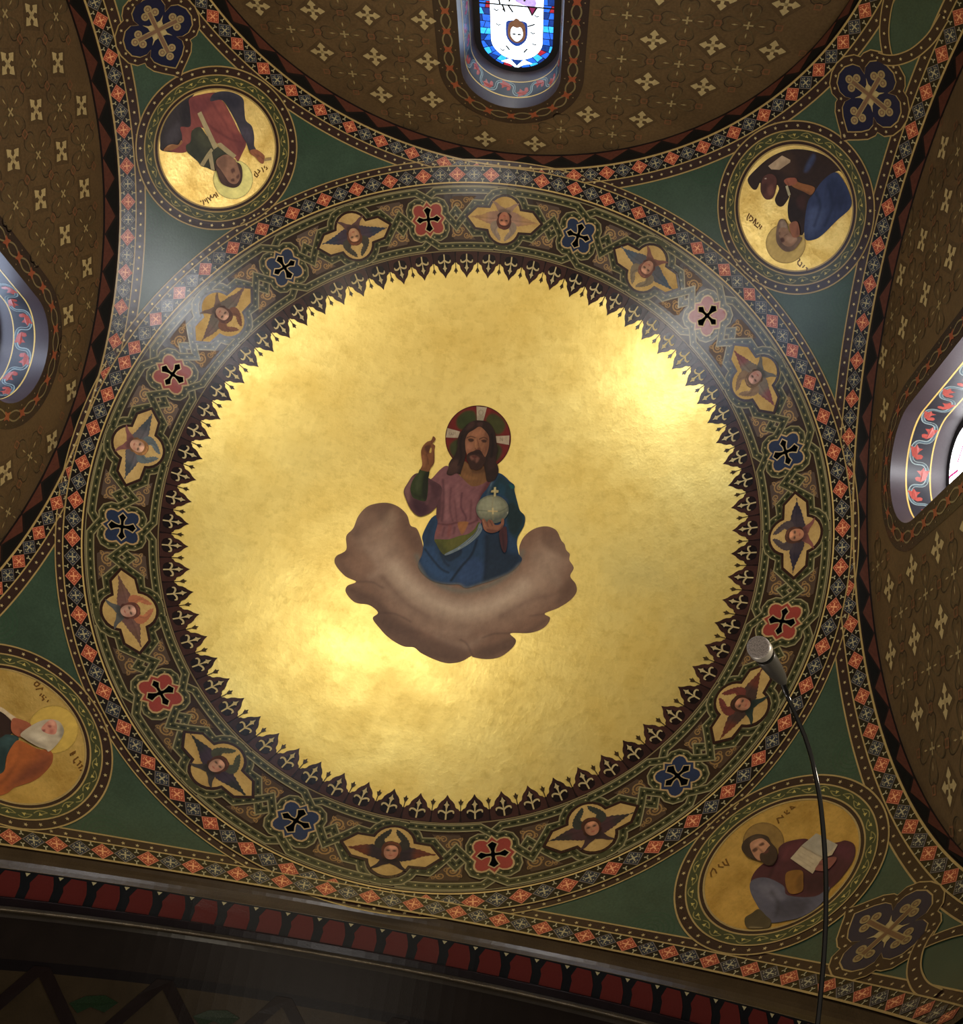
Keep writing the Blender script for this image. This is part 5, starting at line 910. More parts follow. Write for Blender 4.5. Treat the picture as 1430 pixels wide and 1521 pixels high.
def quatrefoil():
    a = MB(f2, 1.0); a.poly(mir(QO), LINE, 2.0)
    inn = [(x * 0.972, y * 0.972) for x, y in mir(QO)]
    a.poly(inn, BROWN, 2.4)
    a.poly([(x * 1.035, y * 1.035) for x, y in mir(QH)], LINE, 2.8)
    b = MB(f2, 1.0); b.poly(mir(QH), rgb((22, 24, 44)), 3.2)
    c = MB(f2, 1.0)
    pale, mid = rgb((150, 128, 80)), rgb((112, 80, 52))
    for q in range(4):
        d = [(0, -1), (1, 0), (0, 1), (-1, 0)][q]
        L = [3.2, 2.75, 2.55, 2.75][q]
        px, py = d[1], d[0]
        c.ribbon([(0, 0), (d[0] * L * 0.9, d[1] * L * 0.9)], 0.62, pale, 3.6)
        c.ribbon([(0, 0), (d[0] * L * 0.9, d[1] * L * 0.9)], 0.4, mid, 4.0)
        for s_ in (-1, 0, 1):
            cx = d[0] * (L * (0.8 if s_ else 1.05)) + px * s_ * 0.62
            cy = d[1] * (L * (0.8 if s_ else 1.05)) + py * s_ * 0.62
            c.disc(cx, cy, 0, 0.46, 14, pale, 3.8); c.disc(cx, cy, 0.16, 0.28, 12, mid, 4.2)
        e = [(1, -1), (1, 1), (-1, 1), (-1, -1)][q]
        c.poly([(e[0] * 0.2, e[1] * 0.2), (e[0] * 0.85, e[1] * 0.35), (e[0] * 0.9, e[1] * 0.75), (e[0] * 1.3, e[1] * 1.3), (e[0] * 0.75, e[1] * 0.9), (e[0] * 0.35, e[1] * 0.85)], rgb((172, 150, 96)), 3.7)
    s = MB(f2, 1.0)
    o = np.array(mir(QO)); i_ = np.array(mir(QH))
    pth, L = resample(np.vstack([smooth((o * 0.5 + np.array([p * 1.0 for p in o]) * 0.37), 4), ]), 1.35)
    for k, p in enumerate(pth): s.star(p[0], p[1], 0.2, STARC, 3, 5, k)
    # bands that cross below the lowest lobe and part towards the arches
    e = MB(f2, 1.0)
    for sx in (-1, 1):
        p = smooth([(-sx * 1.3, 3.9), (-sx * 0.3, 4.3), (sx * 0.75, 5.1), (sx * 1.75, 6.4), (sx * 2.4, 7.8), (sx * 2.9, 9.6), (sx * 3.1, 12)], 4, False)
        e.ribbon(p, 1.2, LINE, 2.0 + 0.6 * (sx > 0)); e.ribbon(p, 0.94, BROWN, 2.3 + 0.6 * (sx > 0))
        for k, q in enumerate(resample(p, 1.3)[0]): e.star(q[0], q[1], 0.19, STARC, 3.1, 5, k)
    return [(x.mesh(n2), n2, mt) for x, n2, mt in ((a, 'star_border', PAINT), (b, 'blue_field', VARN), (c, 'cross', GILT), (s, 'star', GILT), (e, 'crossing_band', PAINT))]
QF = quatrefoil()
for az, lab in ((-45, 'dark blue quatrefoil with a gold budded cross at the top left corner'), (45, 'dark blue quatrefoil with a gold budded cross at the top right corner'), (135, 'foreshortened blue quatrefoil with a budded cross at the bottom right corner')):
    t = empty('quatrefoil_panel', CTR, rad(az))
    tag(t, lab, 'panel', 'quatrefoils below the roundels')
    for me, pn, mt in QF:
        o = link(pn, me, t, mt)
        if pn == 'star': o['kind'] = 'stuff'

# ------------------------------------------------------------------ the painted figure and its cloud
f3 = locmap(0, 0.0)
az, th, gain, step, parts = ART['cloud']
for pn, base, sm, lb, ol, ls in parts:
    o = painted('cloud', f3, pairs(ol), base, ls, step, 1.0, gain, None, OIL, sm)
    o.location = CTR
    tag(o, 'brownish pink painted cloud cradling the figure on the gold', 'cloud')
az, th, gain, step, parts = ART['figure']
fig = empty('painted_figure', CTR)
tag(fig, 'painted bearded person with red and green halo, blessing hand raised, holding a globe', 'painting')
for i, (pn, base, sm, lb, ol, ls) in enumerate(parts):
    o = painted(pn, f3, pairs(ol), base, ls, step, 1.8 + 0.45 * i, gain, fig, OIL, sm)
    if lb: o['label'] = lb

# ------------------------------------------------------------------ lunette walls with their windows
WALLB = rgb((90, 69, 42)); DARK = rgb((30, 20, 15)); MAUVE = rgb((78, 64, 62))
def cross_wall_mesh(f, col, s=1.0):
    mb = MB(f)
    for dx, dy in ((0, 1), (0, -1), (1, 0), (-1, 0)):
        px, py = dy, dx
        P2 = lambda a, b: ((dx * a + px * b) * s, (dy * a + py * b) * s)
        mb.poly([P2(0, 0.005), P2(0.015, 0.0045), P2(0.02, 0.0125), P2(0.026, 0.0085), P2(0.036, 0.001), P2(0.036, -0.001), P2(0.026, -0.0085), P2(0.02, -0.0125), P2(0.015, -0.0045), P2(0, -0.005)], col, 1.2)
    mb.face([(-0.05 * s, 0), (0, 0.05 * s), (0.05 * s, 0), (0, -0.05 * s)], rgb((80, 61, 37)), 0.6)
    return mb.mesh('cross_ornament')
def flower_mesh(f):
    mb = MB(f)
    c = rgb((150, 130, 86)); g_ = rgb((56, 44, 28)); g2 = rgb((84, 68, 42))
    for dx, dy in ((0, 1), (0, -1), (1, 0), (-1, 0)):
        px, py = dy, dx
        P2 = lambda a, b: (dx * a + px * b, dy * a + py * b)
        pet = [P2(0.012, 0), P2(0.03, 0.016), P2(0.048, 0.02), P2(0.058, 0.01), P2(0.054, 0), P2(0.058, -0.01), P2(0.048, -0.02), P2(0.03, -0.016)]
        mb.ribbon(smooth(pet, 3), 0.0035, g2, 1.0, True)
        mb.ribbon(smooth([(x * 1.12, y * 1.12) for x, y in pet], 3), 0.003, g_, 0.8, True)
        mb.face([P2(0.024, 0), P2(0.034, 0.0022), P2(0.042, 0), P2(0.034, -0.0022)], c, 1.2)
        mb.face([P2(0, 0.002), P2(0.012, 0.0025), P2(0.012, -0.0025), P2(0, -0.002)], c, 1.2)
    return mb.mesh('flower_ornament')
def ush(r, zc, zb, n=24):
    """an upside-down U: round-headed outline of half-width r"""
    return [(r, zb)] + [(r * cos(a), zc + r * sin(a)) for a in np.linspace(0, pi, n)] + [(-r, zb)]
ZB = -0.75
WALLS = [('north', 0, 0.050, 0.004, 0.493, 0.0, 0.190), ('east', 90, 0.032, 0.0305, 0.517, 0.05, 0.0965), ('west', 270, 0.045, -0.0015, 0.497, -0.045, 0.064)]
LEADC = plain_mat('window_lead', (0.008, 0.008, 0.01, 1), 0.5)
GLASSES = {}
def glasses(k, tint):
    g = {}
    for nm, col, st in (('clear', tint, 1.0), ('blue', (0.02, 0.13, 0.72), 0.42), ('azure', (0.03, 0.36, 1.0), 0.55), ('red', (0.55, 0.03, 0.06), 0.25), ('magenta', (0.75, 0.06, 0.3), 0.09),
                        ('brown', (0.30, 0.14, 0.08), 0.16), ('lilac', (0.62, 0.45, 0.95), 0.3), ('navy', (0.01, 0.05, 0.28), 0.3)):
        g[nm] = glass_mat(nm + '_glass', col, k * st)
    return g
TRI_R, TRI_G = rgb((104, 54, 34)), rgb((40, 42, 26))
for wi, (nm, az, D, hc, zc, hw_, z0) in enumerate(WALLS):
    f = wallmap(D)
    rz = rad(az)
    # plaster with the window opening cut out
    mb = MB(f)
    out = [(RA, -1.6)] + [(RA * cos(a), RA * sin(a)) for a in np.linspace(0, pi, 48)] + [(-RA, -1.6)]
    ro = 0.2; ri = 0.137
    hole = [(x + hw_, y) for x, y in ush(ri, zc, ZB)]
    mb.poly(out, WALLB, 0, [hole])
    wall = mb.build('wall_' + nm, DULL)
    wall.location = CTR; wall.rotation_euler.z = rz
    tag(wall, kind='structure')
    # soffit of the arch: dark edge, triangles, dark line
    mb = MB(soffit)
    k0 = D / 0.05
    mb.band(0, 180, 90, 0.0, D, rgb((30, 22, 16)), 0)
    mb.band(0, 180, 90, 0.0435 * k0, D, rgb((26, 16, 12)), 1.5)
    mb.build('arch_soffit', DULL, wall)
    mb = MB(soffit)
    for s_ in (0, 180): pass
    jm = []
    P = []; F = []
    for s_ in (1, -1):
        b = len(P)
        P += [(s_ * RA * S, S, 0), (s_ * RA * S, S * (1 + D), 0), (s_ * RA * S, S * (1 + D), -1.6 * S), (s_ * RA * S, S, -1.6 * S)]
        F.append((b, b + 1, b + 2, b + 3))
    link('jamb', raw_mesh('jamb', P, F, [rgb((60, 44, 30))] * 2), wall, PAINT)
    pit = 7.1
    ph = {'north': 86.46, 'east': 88.0, 'west': 133.9}[nm]
    tr_ = MB(soffit); a0, a1 = -pit / 2 * 0.98, pit / 2 * 0.98
    def tri(col, up, lvv, inner):
        mb = MB(soffit)
        y0, y1 = (0.006 * k0, 0.036 * k0) if up else (0.0435 * k0, 0.012 * k0)
        mb.face([(a0, y0), (a1, y0), (0, y1)], col, lvv)
        mb.face([(a0 * 0.5, y0 + (y1 - y0) * 0.22), (a1 * 0.5, y0 + (y1 - y0) * 0.22), (0, y0 + (y1 - y0) * 0.72)], inner, lvv + 0.5)
        return mb.mesh('triangle_tile')
    tg = tri(rgb((20, 18, 13)), True, 1.6, rgb((50, 52, 34)))
    tR = tri(rgb((84, 44, 29)), False, 1.0, rgb((68, 35, 24)))
    for k in range(-13, 14):
        for me, sh in ((tg, 0.0), (tR, 0.5)):
            a = ph + (k + sh) * pit
            if 2 < a < 178:
                o = link('triangle_tile', me, wall, DULL)
                o.rotation_euler = (0, -rad(a), 0)
    # stencilled pattern
    cw = cross_wall_mesh(f, rgb((168, 146, 98)), 0.93)
    cf = flower_mesh(f)
    mb = MB(f)
    P_ = 0.149; Q_ = 0.1455
    for i in range(-7, 8):
        for j in range(-3, 6):
            h, z = hc + (i + 0.5) * P_, z0 + j * Q_
            def ok(h, z, m_):
                if z < -0.35: return False
                if z > 0 and math.hypot(h, z) > RA - m_ * 0.7: return False
                if abs(h) > RA - m_: return False
                d = math.hypot(h - hw_, max(0, z - zc))
                return d > ro + m_ * 0.75
            if ok(h, z, 0.035):
                o = link('cross_ornament', cw, wall, DULL); o.location = (h * S, 0, z * S)
            h2, z2 = hc + i * P_, z0 + (j + 0.5) * Q_
            if ok(h2, z2, 0.06):
                o = link('flower_ornament', cf, wall, DULL); o.location = (h2 * S, 0, z2 * S)
            for hh, zz in ((h2, z), (h, z2)):
                if ok(hh, zz, 0.012):
                    c = rgb((112, 74, 46))
                    q = 0.0075
                    mb.ribbon([(hh - q, zz - q), (hh + q, zz - q), (hh + q, zz + q), (hh - q, zz + q)], 0.0035, c, 1.2, True)
    # meshes are drawn about the wall's own origin
    tag(mb.build('small_square', DULL, wall), kind='stuff')
    # ---------------- window: painted surround, splayed reveal, stained glass
    win = empty('window_%d' % (wi + 1), CTR, rz)
    gl = glasses(*{'north': (GLASS * 0.5, (0.80, 0.92, 1.0)), 'east': (GLASS * 1.5, (0.97, 0.97, 1.0)), 'west': (GLASS * 0.95, (0.62, 0.76, 1.0))}[nm])
    G_WHITE, G_BLUE, G_AZURE, G_RED, G_PINK, G_BROWN, G_LILAC, G_NAVY = (gl[x] for x in ('clear', 'blue', 'azure', 'red', 'magenta', 'brown', 'lilac', 'navy'))
    tag(win, kind='structure')
    N = 40
    mb = MB(f)
    A_ = [(x + hw_, y) for x, y in ush(ro, zc, ZB, N)]; B_ = [(x + hw_, y) for x, y in ush(ri, zc, ZB, N)]
    for i in range(len(A_) - 1):
        mb.face([A_[i], A_[i + 1], B_[i + 1], B_[i]], rgb((44, 32, 28)), 0.8)
    rc = 0.1685
    cl = [(x + hw_, y) for x, y in ush(rc, zc, ZB, 60)]
    pth, L = resample(cl, 0.0045)
    d = np.gradient(pth, axis=0); d /= np.linalg.norm(d, axis=1)[:, None]
    nn = np.stack([-d[:, 1], d[:, 0]], 1)
    pitch = 0.0655
    s_ = np.linspace(0, L, len(pth)) - L / 2 - pitch / 2
    for q in (1, -1):
        mb.ribbon(pth + nn * (q * 0.0125 * np.cos(s_ / pitch * pi))[:, None], 0.004, rgb((112, 98, 66)), 1.4)
    for k in range(-int(L / pitch / 2), int(L / pitch / 2) + 1):
        i = int(np.argmin(abs(s_ - (k + 0.5) * pitch)))
        x, y = pth[i]; ang = math.atan2(d[i][1], d[i][0])
        mb.star(x, y, 0.017, rgb((132, 66, 42)), 1.8, 4, ang + pi / 4)
        i2 = int(np.argmin(abs(s_ - k * pitch)))
        for q in (1, -1):
            mb.star(pth[i][0] + nn[i][0] * q * 0.02, pth[i][1] + nn[i][1] * q * 0.02, 0.003, rgb((130, 112, 80)), 1.8, 3)
    fo = mb.build('window_surround', PAINT, win)
    # splayed reveal: v runs 0 (wall face) .. 1 (glass); u along the outline
    RD = 0.12
    rg = 0.119
    def rev(u, v, lv, zc=zc, hw_=hw_):
        """u = length along the outline from the crown, v = 0..1 through the wall"""
        u, v, lv = np.asarray(u), np.asarray(v), np.asarray(lv)
        r = ri + (rg - ri) * v - lv * LV
        qa = ri * pi / 2
        ang = np.clip(u / ri, -pi / 2, pi / 2)
        ex = np.maximum(np.abs(u) - qa, 0)
        x = r * np.sin(ang); z = zc + r * np.cos(ang) - ex
        return np.stack([(x + hw_) * S, (1 + D + RD * v) * S, z * S], -1)
    UL = ri * pi / 2 + zc - ZB
    qa = ri * pi / 2
    us = list(np.linspace(-UL, -qa, 8)) + list(np.linspace(-qa, qa, 33))[1:-1] + list(np.linspace(qa, UL, 8))
    mb = MB(rev)
    def rband(v0, v1, c, lv):
        for a, b in zip(us[:-1], us[1:]): mb.face([(a, v0), (b, v0), (b, v1), (a, v1)], c, lv)
    rband(0, 1, rgb((52, 43, 46)), 0)
    rband(0.27, 0.30, rgb((176, 146, 80)), 0.6); rband(0.30, 0.70, rgb((26, 26, 32)), 0.4); rband(0.70, 0.725, rgb((176, 146, 80)), 0.6)
    rvl = mb.build('reveal', REVEAL, win)
    bm_ = bmesh.new(); bm_.from_mesh(rvl.data)
    bmesh.ops.remove_doubles(bm_, verts=bm_.verts[:], dist=0.0008)
    bm_.to_mesh(rvl.data); bm_.free()
    for p in rvl.data.polygons: p.use_smooth = True
    mb = MB(rev)
    vt = np.linspace(-0.7, 0.7, 300); pv = 0.056
    def vine(o_, wv, cc, lv):
        pts = []
        for t in vt:
            u = t - 0.17 * pv * math.sin(2 * pi * t / pv)
            pts.append((u / 0.12, 0.5 + 0.165 * math.sin(t / pv * pi)))
        q = MB(lambda a, b, l_: rev(np.asarray(a) * 0.12, b, l_))
        q.ribbon(pts, wv, cc, lv, off=o_)
        q.build('vine', PAINT, win)
    vine(-0.022, 0.02, rgb((118, 130, 128)), 0.8); vine(0.006, 0.026, rgb((72, 86, 92)), 0.7); vine(0.03, 0.014, rgb((112, 122, 120)), 0.8)
    lm = []
    for sg in (1, -1):
        q = MB(lambda u, v, lv, rev=rev: rev(u, v, lv))
        lm.append(q)
    kmax = int(UL / pv)
    for k in range(-kmax, kmax + 1):
        u0 = (k + 0.5) * pv
        sg = -1 if k % 2 == 0 else 1
        if abs(u0) > 0.62: continue
        q = MB(rev)
        c = rgb((138, 64, 56))
        def T(a, b): return (u0 + a * 0.0175, 0.5 + sg * (b * 0.125 - 0.075))
        q.poly([T(-0.9, 0.9), T(-1.05, 0.2), T(-0.6, -0.5), T(0.0, -0.7), T(0.75, -0.95), T(0.65, -0.35), T(1.1, -0.1), T(0.6, 0.25), T(0.55, 0.85), T(0.05, 0.35), T(-0.35, 0.2), T(-0.3, 0.75), T(-0.5, 1.05)], c, 0.9)
        q.build('vine_leaf', PAINT, win)
    # glass plane
    fg = wallmap(D + RD)
    mb = MB(fg)
    a_, b_ = [(x + hw_, y) for x, y in ush(0.121, zc, ZB, N)], [(x + hw_, y) for x, y in ush(0.1005, zc, ZB, N)]
    for i in range(len(a_) - 1): mb.face([a_[i], a_[i + 1], b_[i + 1], b_[i]], (0.005, 0.005, 0.005, 1), 1.0)
    mb.build('window_frame', LEADC, win)
    def pane(pts, mt, lv=0.3, nm_='pane', par=win):
        q = MB(fg); q.poly([(x + hw_, y) for x, y in pts], (1, 1, 1, 1), lv)
        return q.build(nm_, mt, par)
    def lead(pts, w_, lv=1.4, closed=False):
        q = MB(fg); q.ribbon([(x + hw_, y) for x, y in pts], w_, (0, 0, 0, 1), lv, closed)
        return q.build('lead', LEADC, win)
    pane(ush(0.072 if nm == 'north' else 0.101, zc, ZB, N), G_WHITE)
    if nm == 'north':
        # border of blue pieces, each a pane of its own
        o1, o0 = 0.1015, 0.0735
        rng = random.Random(3)
        L1 = pi * 0.0875 + 2 * (zc + 0.0)
        n = 44
        def bp(s_, r):
            qa_ = pi / 2 * 0.0875
            a = max(-pi / 2, min(pi / 2, s_ / 0.0875)); ex = max(0, abs(s_) - qa_)
            return (r * sin(a), zc + r * cos(a) - ex)
        Lh = pi / 2 * 0.0875 + zc + 0.1
        ss = np.linspace(-Lh, Lh, 64)
        for i in range(63):
            a, b = ss[i], ss[i + 1]
            ex = 0.0012
            k = (i * 7) % 5
            mt = (G_BLUE, G_AZURE, G_NAVY, G_BLUE, G_RED if i % 3 == 0 else G_BLUE)[k]
            m1 = (o0 + o1) / 2 + rng.uniform(-0.007, 0.007); m2 = (o0 + o1) / 2 + rng.uniform(-0.007, 0.007)
            pane([bp(a + ex, o0), bp(b - ex, o0), bp(b - ex, m2), bp(a + ex, m1)], mt)
            pane([bp(a + ex, m1 + 0.0018), bp(b - ex, m2 + 0.0018), bp(b - ex, o1), bp(a + ex, o1)], (G_BLUE, G_NAVY, G_RED if i % 4 == 0 else G_AZURE)[i % 3])
        q = MB(fg); q.poly([(x + hw_, y) for x, y in ush(0.1035, zc, ZB, N)], (0, 0, 0, 1), 0.05)
        q.build('lead_backing', LEADC, win)
        # bearded head of the glass figure with its dark nimbus edge
        H = lambda *p: [(p[i], p[i + 1]) for i in range(0, len(p), 2)]
        pane(smooth(H(-0.03, 0.445, -0.026, 0.49, 0, 0.515, 0.026, 0.49, 0.03, 0.445, 0.022, 0.425, -0.022, 0.425), 4), G_NAVY, 0.5, 'nimbus')
        pane(smooth(H(-0.024, 0.45, -0.022, 0.486, 0, 0.503, 0.022, 0.486, 0.024, 0.45, 0.018, 0.43, 0, 0.422, -0.018, 0.43), 4), G_BROWN, 0.8, 'hair')
        pane(smooth(H(-0.014, 0.45, -0.016, 0.478, 0, 0.497, 0.016, 0.478, 0.014, 0.45, 0, 0.442), 4), G_WHITE, 1.1, 'face')
        pane(smooth(H(-0.012, 0.44, 0, 0.448, 0.012, 0.44, 0.008, 0.422, 0, 0.415, -0.008, 0.422), 4), G_BROWN, 1.3, 'beard')
        for x in (-0.007, 0.007):
            lead(H(x - 0.0045, 0.472, x, 0.470, x + 0.0045, 0.472), 0.0055, 1.6)
        lead(H(-0.101, 0.372, 0.101, 0.372), 0.005)
        lead(H(-0.101, 0.16, 0.101, 0.16), 0.005)
        pane(smooth(H(-0.05, 0.37, -0.045, 0.33, -0.02, 0.30, 0.02, 0.31, 0.0, 0.36), 3), G_LILAC, 0.6, 'robe_piece')
        for k_, (x0, z0_) in enumerate(((-0.055, 0.40), (0.05, 0.44), (-0.05, 0.50), (0.04, 0.53), (0.055, 0.39), (-0.045, 0.46))):
            lead(H(x0 - 0.006, z0_, x0, z0_ + 0.004, x0 + 0.007, z0_ - 0.002), 0.0035)
        pane(H(-0.045, 0.575, -0.02, 0.562, 0, 0.588, 0.02, 0.562, 0.045, 0.575, 0.02, 0.582, 0, 0.597, -0.02, 0.582), G_WHITE, 0.9, 'flourish')
        for pts in (H(0.04, 0.37, 0.034, 0.385, 0.03, 0.40, 0.038, 0.385), H(0.024, 0.37, 0.01, 0.395), H(0.045, 0.37, 0.05, 0.34, 0.03, 0.31), H(-0.03, 0.37, -0.042, 0.40, -0.055, 0.372), H(-0.02, 0.355, -0.035, 0.32), H(0.02, 0.36, 0.012, 0.32), H(-0.03, 0.44, -0.05, 0.43), H(0.02, 0.53, 0.03, 0.515), H(-0.03, 0.52, -0.02, 0.535)):
            lead(pts, 0.0048)
        pane(H(-0.03, 0.37, -0.042, 0.398, -0.053, 0.372), G_PINK, 0.6, 'robe_piece')
    else:
        h_ = [(0.0, 0.118), (0.018, 0.095), (0.014, 0.05), (0.033, 0.048), (0.058, 0.014), (0.058, -0.03), (0.082, -0.03), (0.082, -0.4)]
        q = MB(fg)
        q.ribbon([(x + hw_, zc + y) for x, y in h_], 0.0065, (1, 1, 1, 1), 0.8)
        q.ribbon([(hw_ - x, zc + y) for x, y in h_[1:]], 0.0065, (1, 1, 1, 1), 0.8)
        q.build('magenta_border', G_PINK, win)
        for z in (0.16, 0.36): lead([(-0.101, z), (0.101, z)], 0.004)

# ------------------------------------------------------------------ corner piers under the pendentives
for i, az in enumerate((45, 135, 225, 315)):
    P, F = [], []
    a_ = math.degrees(math.asin(1 / R))
    for k, a in enumerate(np.linspace(90 - a_, a_, 9)):
        p = sph(90.0, a - 0, 0)
        P += [tuple(p), (p[0], p[1], -1.6 * S)]
    for k in range(8): F.append((2 * k, 2 * k + 2, 2 * k + 3, 2 * k + 1))
    o = link('wall_pier', raw_mesh('wall_pier', P, F, [GREEN] * len(F)), None, PAINT)
    o.location = CTR; o.rotation_euler.z = rad(az - 45)
    tag(o, kind='structure')
    # flat returns between pier and arch jamb
    P, F = [], []
    for sx in (1, -1):
        b = len(P); x0 = RA * S; x1 = R * cos(rad(a_)) * S * 1.0
        P += [(sx * x0, S, 0), (sx * x1, S, 0), (sx * x1, S, -1.6 * S), (sx * x0, S, -1.6 * S)]
        F.append((b, b + 1, b + 2, b + 3))

# ------------------------------------------------------------------ the near (south) arch, seen from below
def sof(u, v, lv):
    return soffit(u, v, lv)
mb = MB(sof)
def prof(d0, d1, l0, l1, col, n=90, m_=1):
    us = np.linspace(0, 180, n + 1)
    b = len(mb.u)
    for j in range(m_ + 1):
        t = j / m_
        for u in us:
            mb.u.append(u); mb.v.append(d0 + (d1 - d0) * t); mb.l.append(l0 + (l1 - l0) * t)
    for j in range(m_):
        for i in range(n):
            q = b + j * (n + 1) + i
            mb.F.append((q, q + 1, q + n + 2, q + n + 1)); mb.C.append(col)
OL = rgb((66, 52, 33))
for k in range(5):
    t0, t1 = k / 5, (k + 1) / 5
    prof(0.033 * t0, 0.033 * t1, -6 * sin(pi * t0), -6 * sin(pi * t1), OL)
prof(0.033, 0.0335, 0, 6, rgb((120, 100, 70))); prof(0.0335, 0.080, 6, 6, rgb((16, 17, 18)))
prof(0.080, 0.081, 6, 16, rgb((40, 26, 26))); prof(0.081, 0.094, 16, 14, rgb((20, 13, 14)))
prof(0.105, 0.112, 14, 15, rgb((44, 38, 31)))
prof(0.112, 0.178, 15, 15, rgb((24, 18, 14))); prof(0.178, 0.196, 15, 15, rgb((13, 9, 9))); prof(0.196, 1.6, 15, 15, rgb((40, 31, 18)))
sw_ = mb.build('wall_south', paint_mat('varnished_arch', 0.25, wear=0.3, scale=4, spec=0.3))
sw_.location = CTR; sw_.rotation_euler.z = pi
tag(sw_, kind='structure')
mo = MB(soffit)
mb = mo
for k in range(8):
    t0, t1 = k / 8, (k + 1) / 8
    prof(0.094 + 0.011 * t0, 0.094 + 0.011 * t1, 14 + 13 * sin(pi * t0), 14 + 13 * sin(pi * t1), rgb((96, 84, 66)))
mo = mo.build('moulding', paint_mat('glossy_moulding', 0.2, metal=0.75, wear=0.4, scale=9, spec=0.7, bump=0.5), sw_)
for p in mo.data.polygons: p.use_smooth = True
P, F = [], []
for s_ in (1, -1):
    b = len(P)
    P += [(s_ * RA * S, S, 0), (s_ * RA * S, S * 2.6, 0), (s_ * RA * S, S * 2.6, -1.6 * S), (s_ * RA * S, S, -1.6 * S)]
    F.append((b, b + 1, b + 2, b + 3))
link('jamb', raw_mesh('jamb', P, F, [rgb((48, 37, 26))] * 2), sw_, PAINT)
for p in sw_.data.polygons: p.use_smooth = False
bm = MB(soffit)
bm.poly([(-1.25, 0.037), (0.9, 0.036), (1.7, 0.052), (1.5, 0.06), (1.75, 0.079), (-1.6, 0.079), (-1.75, 0.06), (-1.6, 0.05)], rgb((70, 25, 21)), 7)
bl = bm.mesh('red_block')
tm = MB(soffit)
tm.star(0, 0.037, 0.25, PALE, 7.4, 3) if False else None
k = 0
a = 20.0
while a < 168:
    o = link('red_block', bl, sw_, VARN)
    o.rotation_euler = (0, -rad(a), 0)
    tm.poly([(a + 2.0, 0.036), (a + 2.75, 0.036), (a + 2.4, 0.042)], PALE, 7.4)
    a += 4.7
tag(tm.build('trefoil_ornament', PAINT, sw_), kind='stuff')
# painted trellis on the vault of the next bay
mt_ = MB(soffit)
for k in range(-5, 8):
    c = 180 - 45.7 + 17 * k
    for sx in (1, -1):
        mt_.ribbon([(c + sx * 17 * t, 0.19 + 0.28 * t) for t in np.linspace(0, 1, 9)], 1.0, (0, 0, 0, 1), 17) if False else None
        pts = [(c + sx * 17 * t, 0.185 + 0.26 * t) for t in np.linspace(0, 1.0, 9)]
        for p, q in zip(pts[:-1], pts[1:]):
            mt_.face([(p[0] - 1.1, p[1]), (p[0] + 1.1, p[1]), (q[0] + 1.1, q[1]), (q[0] - 1.1, q[1])], rgb((20, 13, 11)), 17)
mt_.build('trellis', PAINT, sw_)
mt_ = MB(soffit)
for k in range(-5, 8):
    c = 180 - 45.7 + 17 * (k + 0.5)
    mt_.poly([(c - 3, 0.232), (c - 1, 0.222), (c + 1.5, 0.226), (c + 3.5, 0.24), (c + 2, 0.255), (c + 0.5, 0.243), (c - 1.5, 0.25)], rgb((18, 30, 15)), 17)
tag(mt_.build('trellis_leaf', PAINT, sw_), kind='stuff')

# ------------------------------------------------------------------ microphone on its gooseneck
METAL = plain_mat('brushed_metal', (0.5, 0.46, 0.4, 1), 0.38, 0.7, 0.1)
DARKM = plain_mat('dark_metal', (0.055, 0.05, 0.042, 1), 0.3, 0.25, 0.1)
BLK = plain_mat('black_enamel', (0.006, 0.006, 0.006, 1), 0.14, spec=0.4)
def mesh_mat():
    mt, n, l, b = nt('microphone_gauze')
    tc = n.new('ShaderNodeTexCoord'); v = n.new('ShaderNodeTexVoronoi'); v.inputs['Scale'].default_value = 900
    l.new(tc.outputs['Object'], v.inputs['Vector'])
    r = ramp(n, l, v.outputs['Distance'], 0.1, (0.48, 0.43, 0.42, 1), 0.7, (0.2, 0.18, 0.18, 1))
    l.new(r.outputs[0], b.inputs['Base Color']); b.inputs['Roughness'].default_value = 0.6; b.inputs['Metallic'].default_value = 0.2
    return mt
GAUZE = mesh_mat()
def tube(name, pts, radii, mat, parent, n=20, cap=True):
    pts = [Vector(p) for p in pts]
    P, F = [], []
    prev = None
    for i, p in enumerate(pts):
        t = (pts[min(i + 1, len(pts) - 1)] - pts[max(i - 1, 0)]).normalized()
        if prev is None:
            a = t.orthogonal().normalized()
        else:
            a = (prev - t * prev.dot(t)).normalized()
        prev = a
        b = t.cross(a)
        for k in range(n):
            x = 2 * pi * k / n
            P.append(p + (a * cos(x) + b * sin(x)) * radii[i])
    for i in range(len(pts) - 1):
        for k in range(n):
            j = (k + 1) % n
            F.append((i * n + k, i * n + j, (i + 1) * n + j, (i + 1) * n + k))
    if cap:
        F.append(tuple(reversed(range(n)))); F.append(tuple((len(pts) - 1) * n + k for k in range(n)))
    me = raw_mesh(name, [tuple(v) for v in P], F)
    for q in me.polygons: q.use_smooth = len(q.vertices) == 4
    return link(name, me, parent, mat)
mic = empty('microphone')
tag(mic, 'slim gooseneck microphone with a round grey gauze head in front of the dome', 'microphone')
h0, h1 = Vector((-1.46, -3.4009, 2.8911)), Vector((-1.5178, -3.4145, 3.0052))      # head and tail of the microphone, in metres
ax = (h1 - h0)
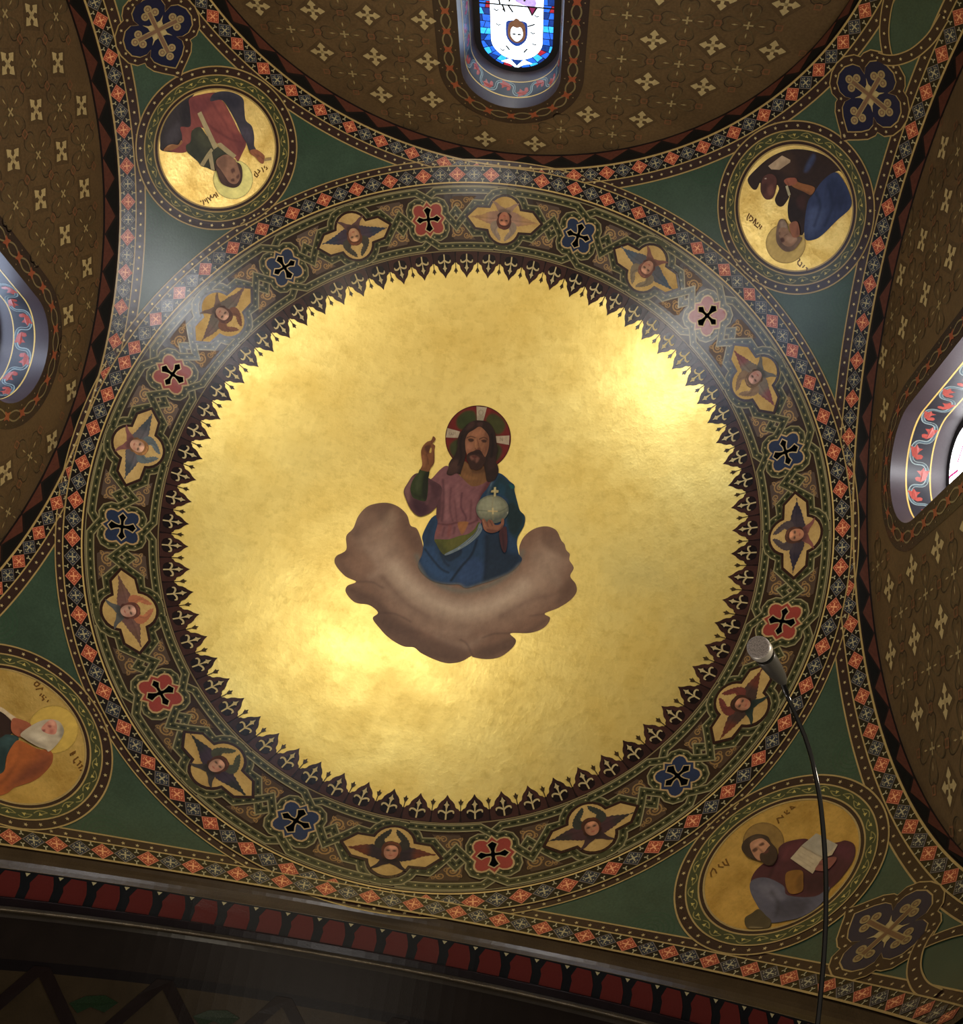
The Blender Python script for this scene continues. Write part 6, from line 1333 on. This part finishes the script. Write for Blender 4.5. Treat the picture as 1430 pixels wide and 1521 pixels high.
pt = lambda t: h0 + ax * t
tube('gauze', [pt(-0.012), pt(-0.004), pt(0.0)], [0.0125, 0.0142, 0.0146], GAUZE, mic, 32)
tube('collar', [pt(0.0), pt(0.01), pt(0.10), pt(0.115)], [0.0148, 0.0152, 0.0152, 0.0146], METAL, mic, 32)
tube('black_ring', [pt(0.115), pt(0.12), pt(0.20), pt(0.21)], [0.0138, 0.0142, 0.0138, 0.0132], BLK, mic, 32)
tube('barrel', [pt(0.21), pt(0.22), pt(0.6), pt(0.8), pt(0.92), pt(1.0)], [0.0132, 0.0138, 0.0118, 0.0098, 0.0074, 0.005], DARKM, mic, 32)
gp = [(-1.5136, -3.4137, 2.9987), (-1.5236, -3.4257, 3.0136), (-1.5313, -3.4389, 3.0188), (-1.5392, -3.4591, 3.0129), (-1.548, -3.4812, 3.0079), (-1.555, -3.5047, 3.0035), (-1.5602, -3.5295, 2.9996), (-1.566, -3.5548, 3.0015), (-1.5702, -3.5816, 3.004), (-1.5736, -3.6096, 3.007), (-1.5763, -3.6388, 3.0105), (-1.5777, -3.6677, 3.0138), (-1.5783, -3.6978, 3.0175), (-1.5779, -3.7291, 3.0217), (-1.5764, -3.7608, 3.026), (-1.5744, -3.792, 3.03), (-1.5716, -3.8148, 3.0298), (-1.5732, -3.8437, 3.0443)]
np_ = smooth(gp, 5, False)
end = Vector(np_[-1])
np_ = [Vector(p) for p in np_]
tube('gooseneck', np_, [0.0042 if i < 6 else 0.0031 for i in range(len(np_))], BLK, mic, 16)
down = [end, end + Vector((-0.02, -0.05, -0.05)), end + Vector((-0.03, -0.09, -0.2)), Vector((end.x - 0.03, end.y - 0.1, 0.02))]
tube('stand_pole', down, [0.004, 0.007, 0.009, 0.009], BLK, mic, 16)
tube('stand_base', [Vector((end.x - 0.03, end.y - 0.1, 0.0)), Vector((end.x - 0.03, end.y - 0.1, 0.025)), Vector((end.x - 0.03, end.y - 0.1, 0.035))], [0.13, 0.13, 0.1], BLK, mic, 32)
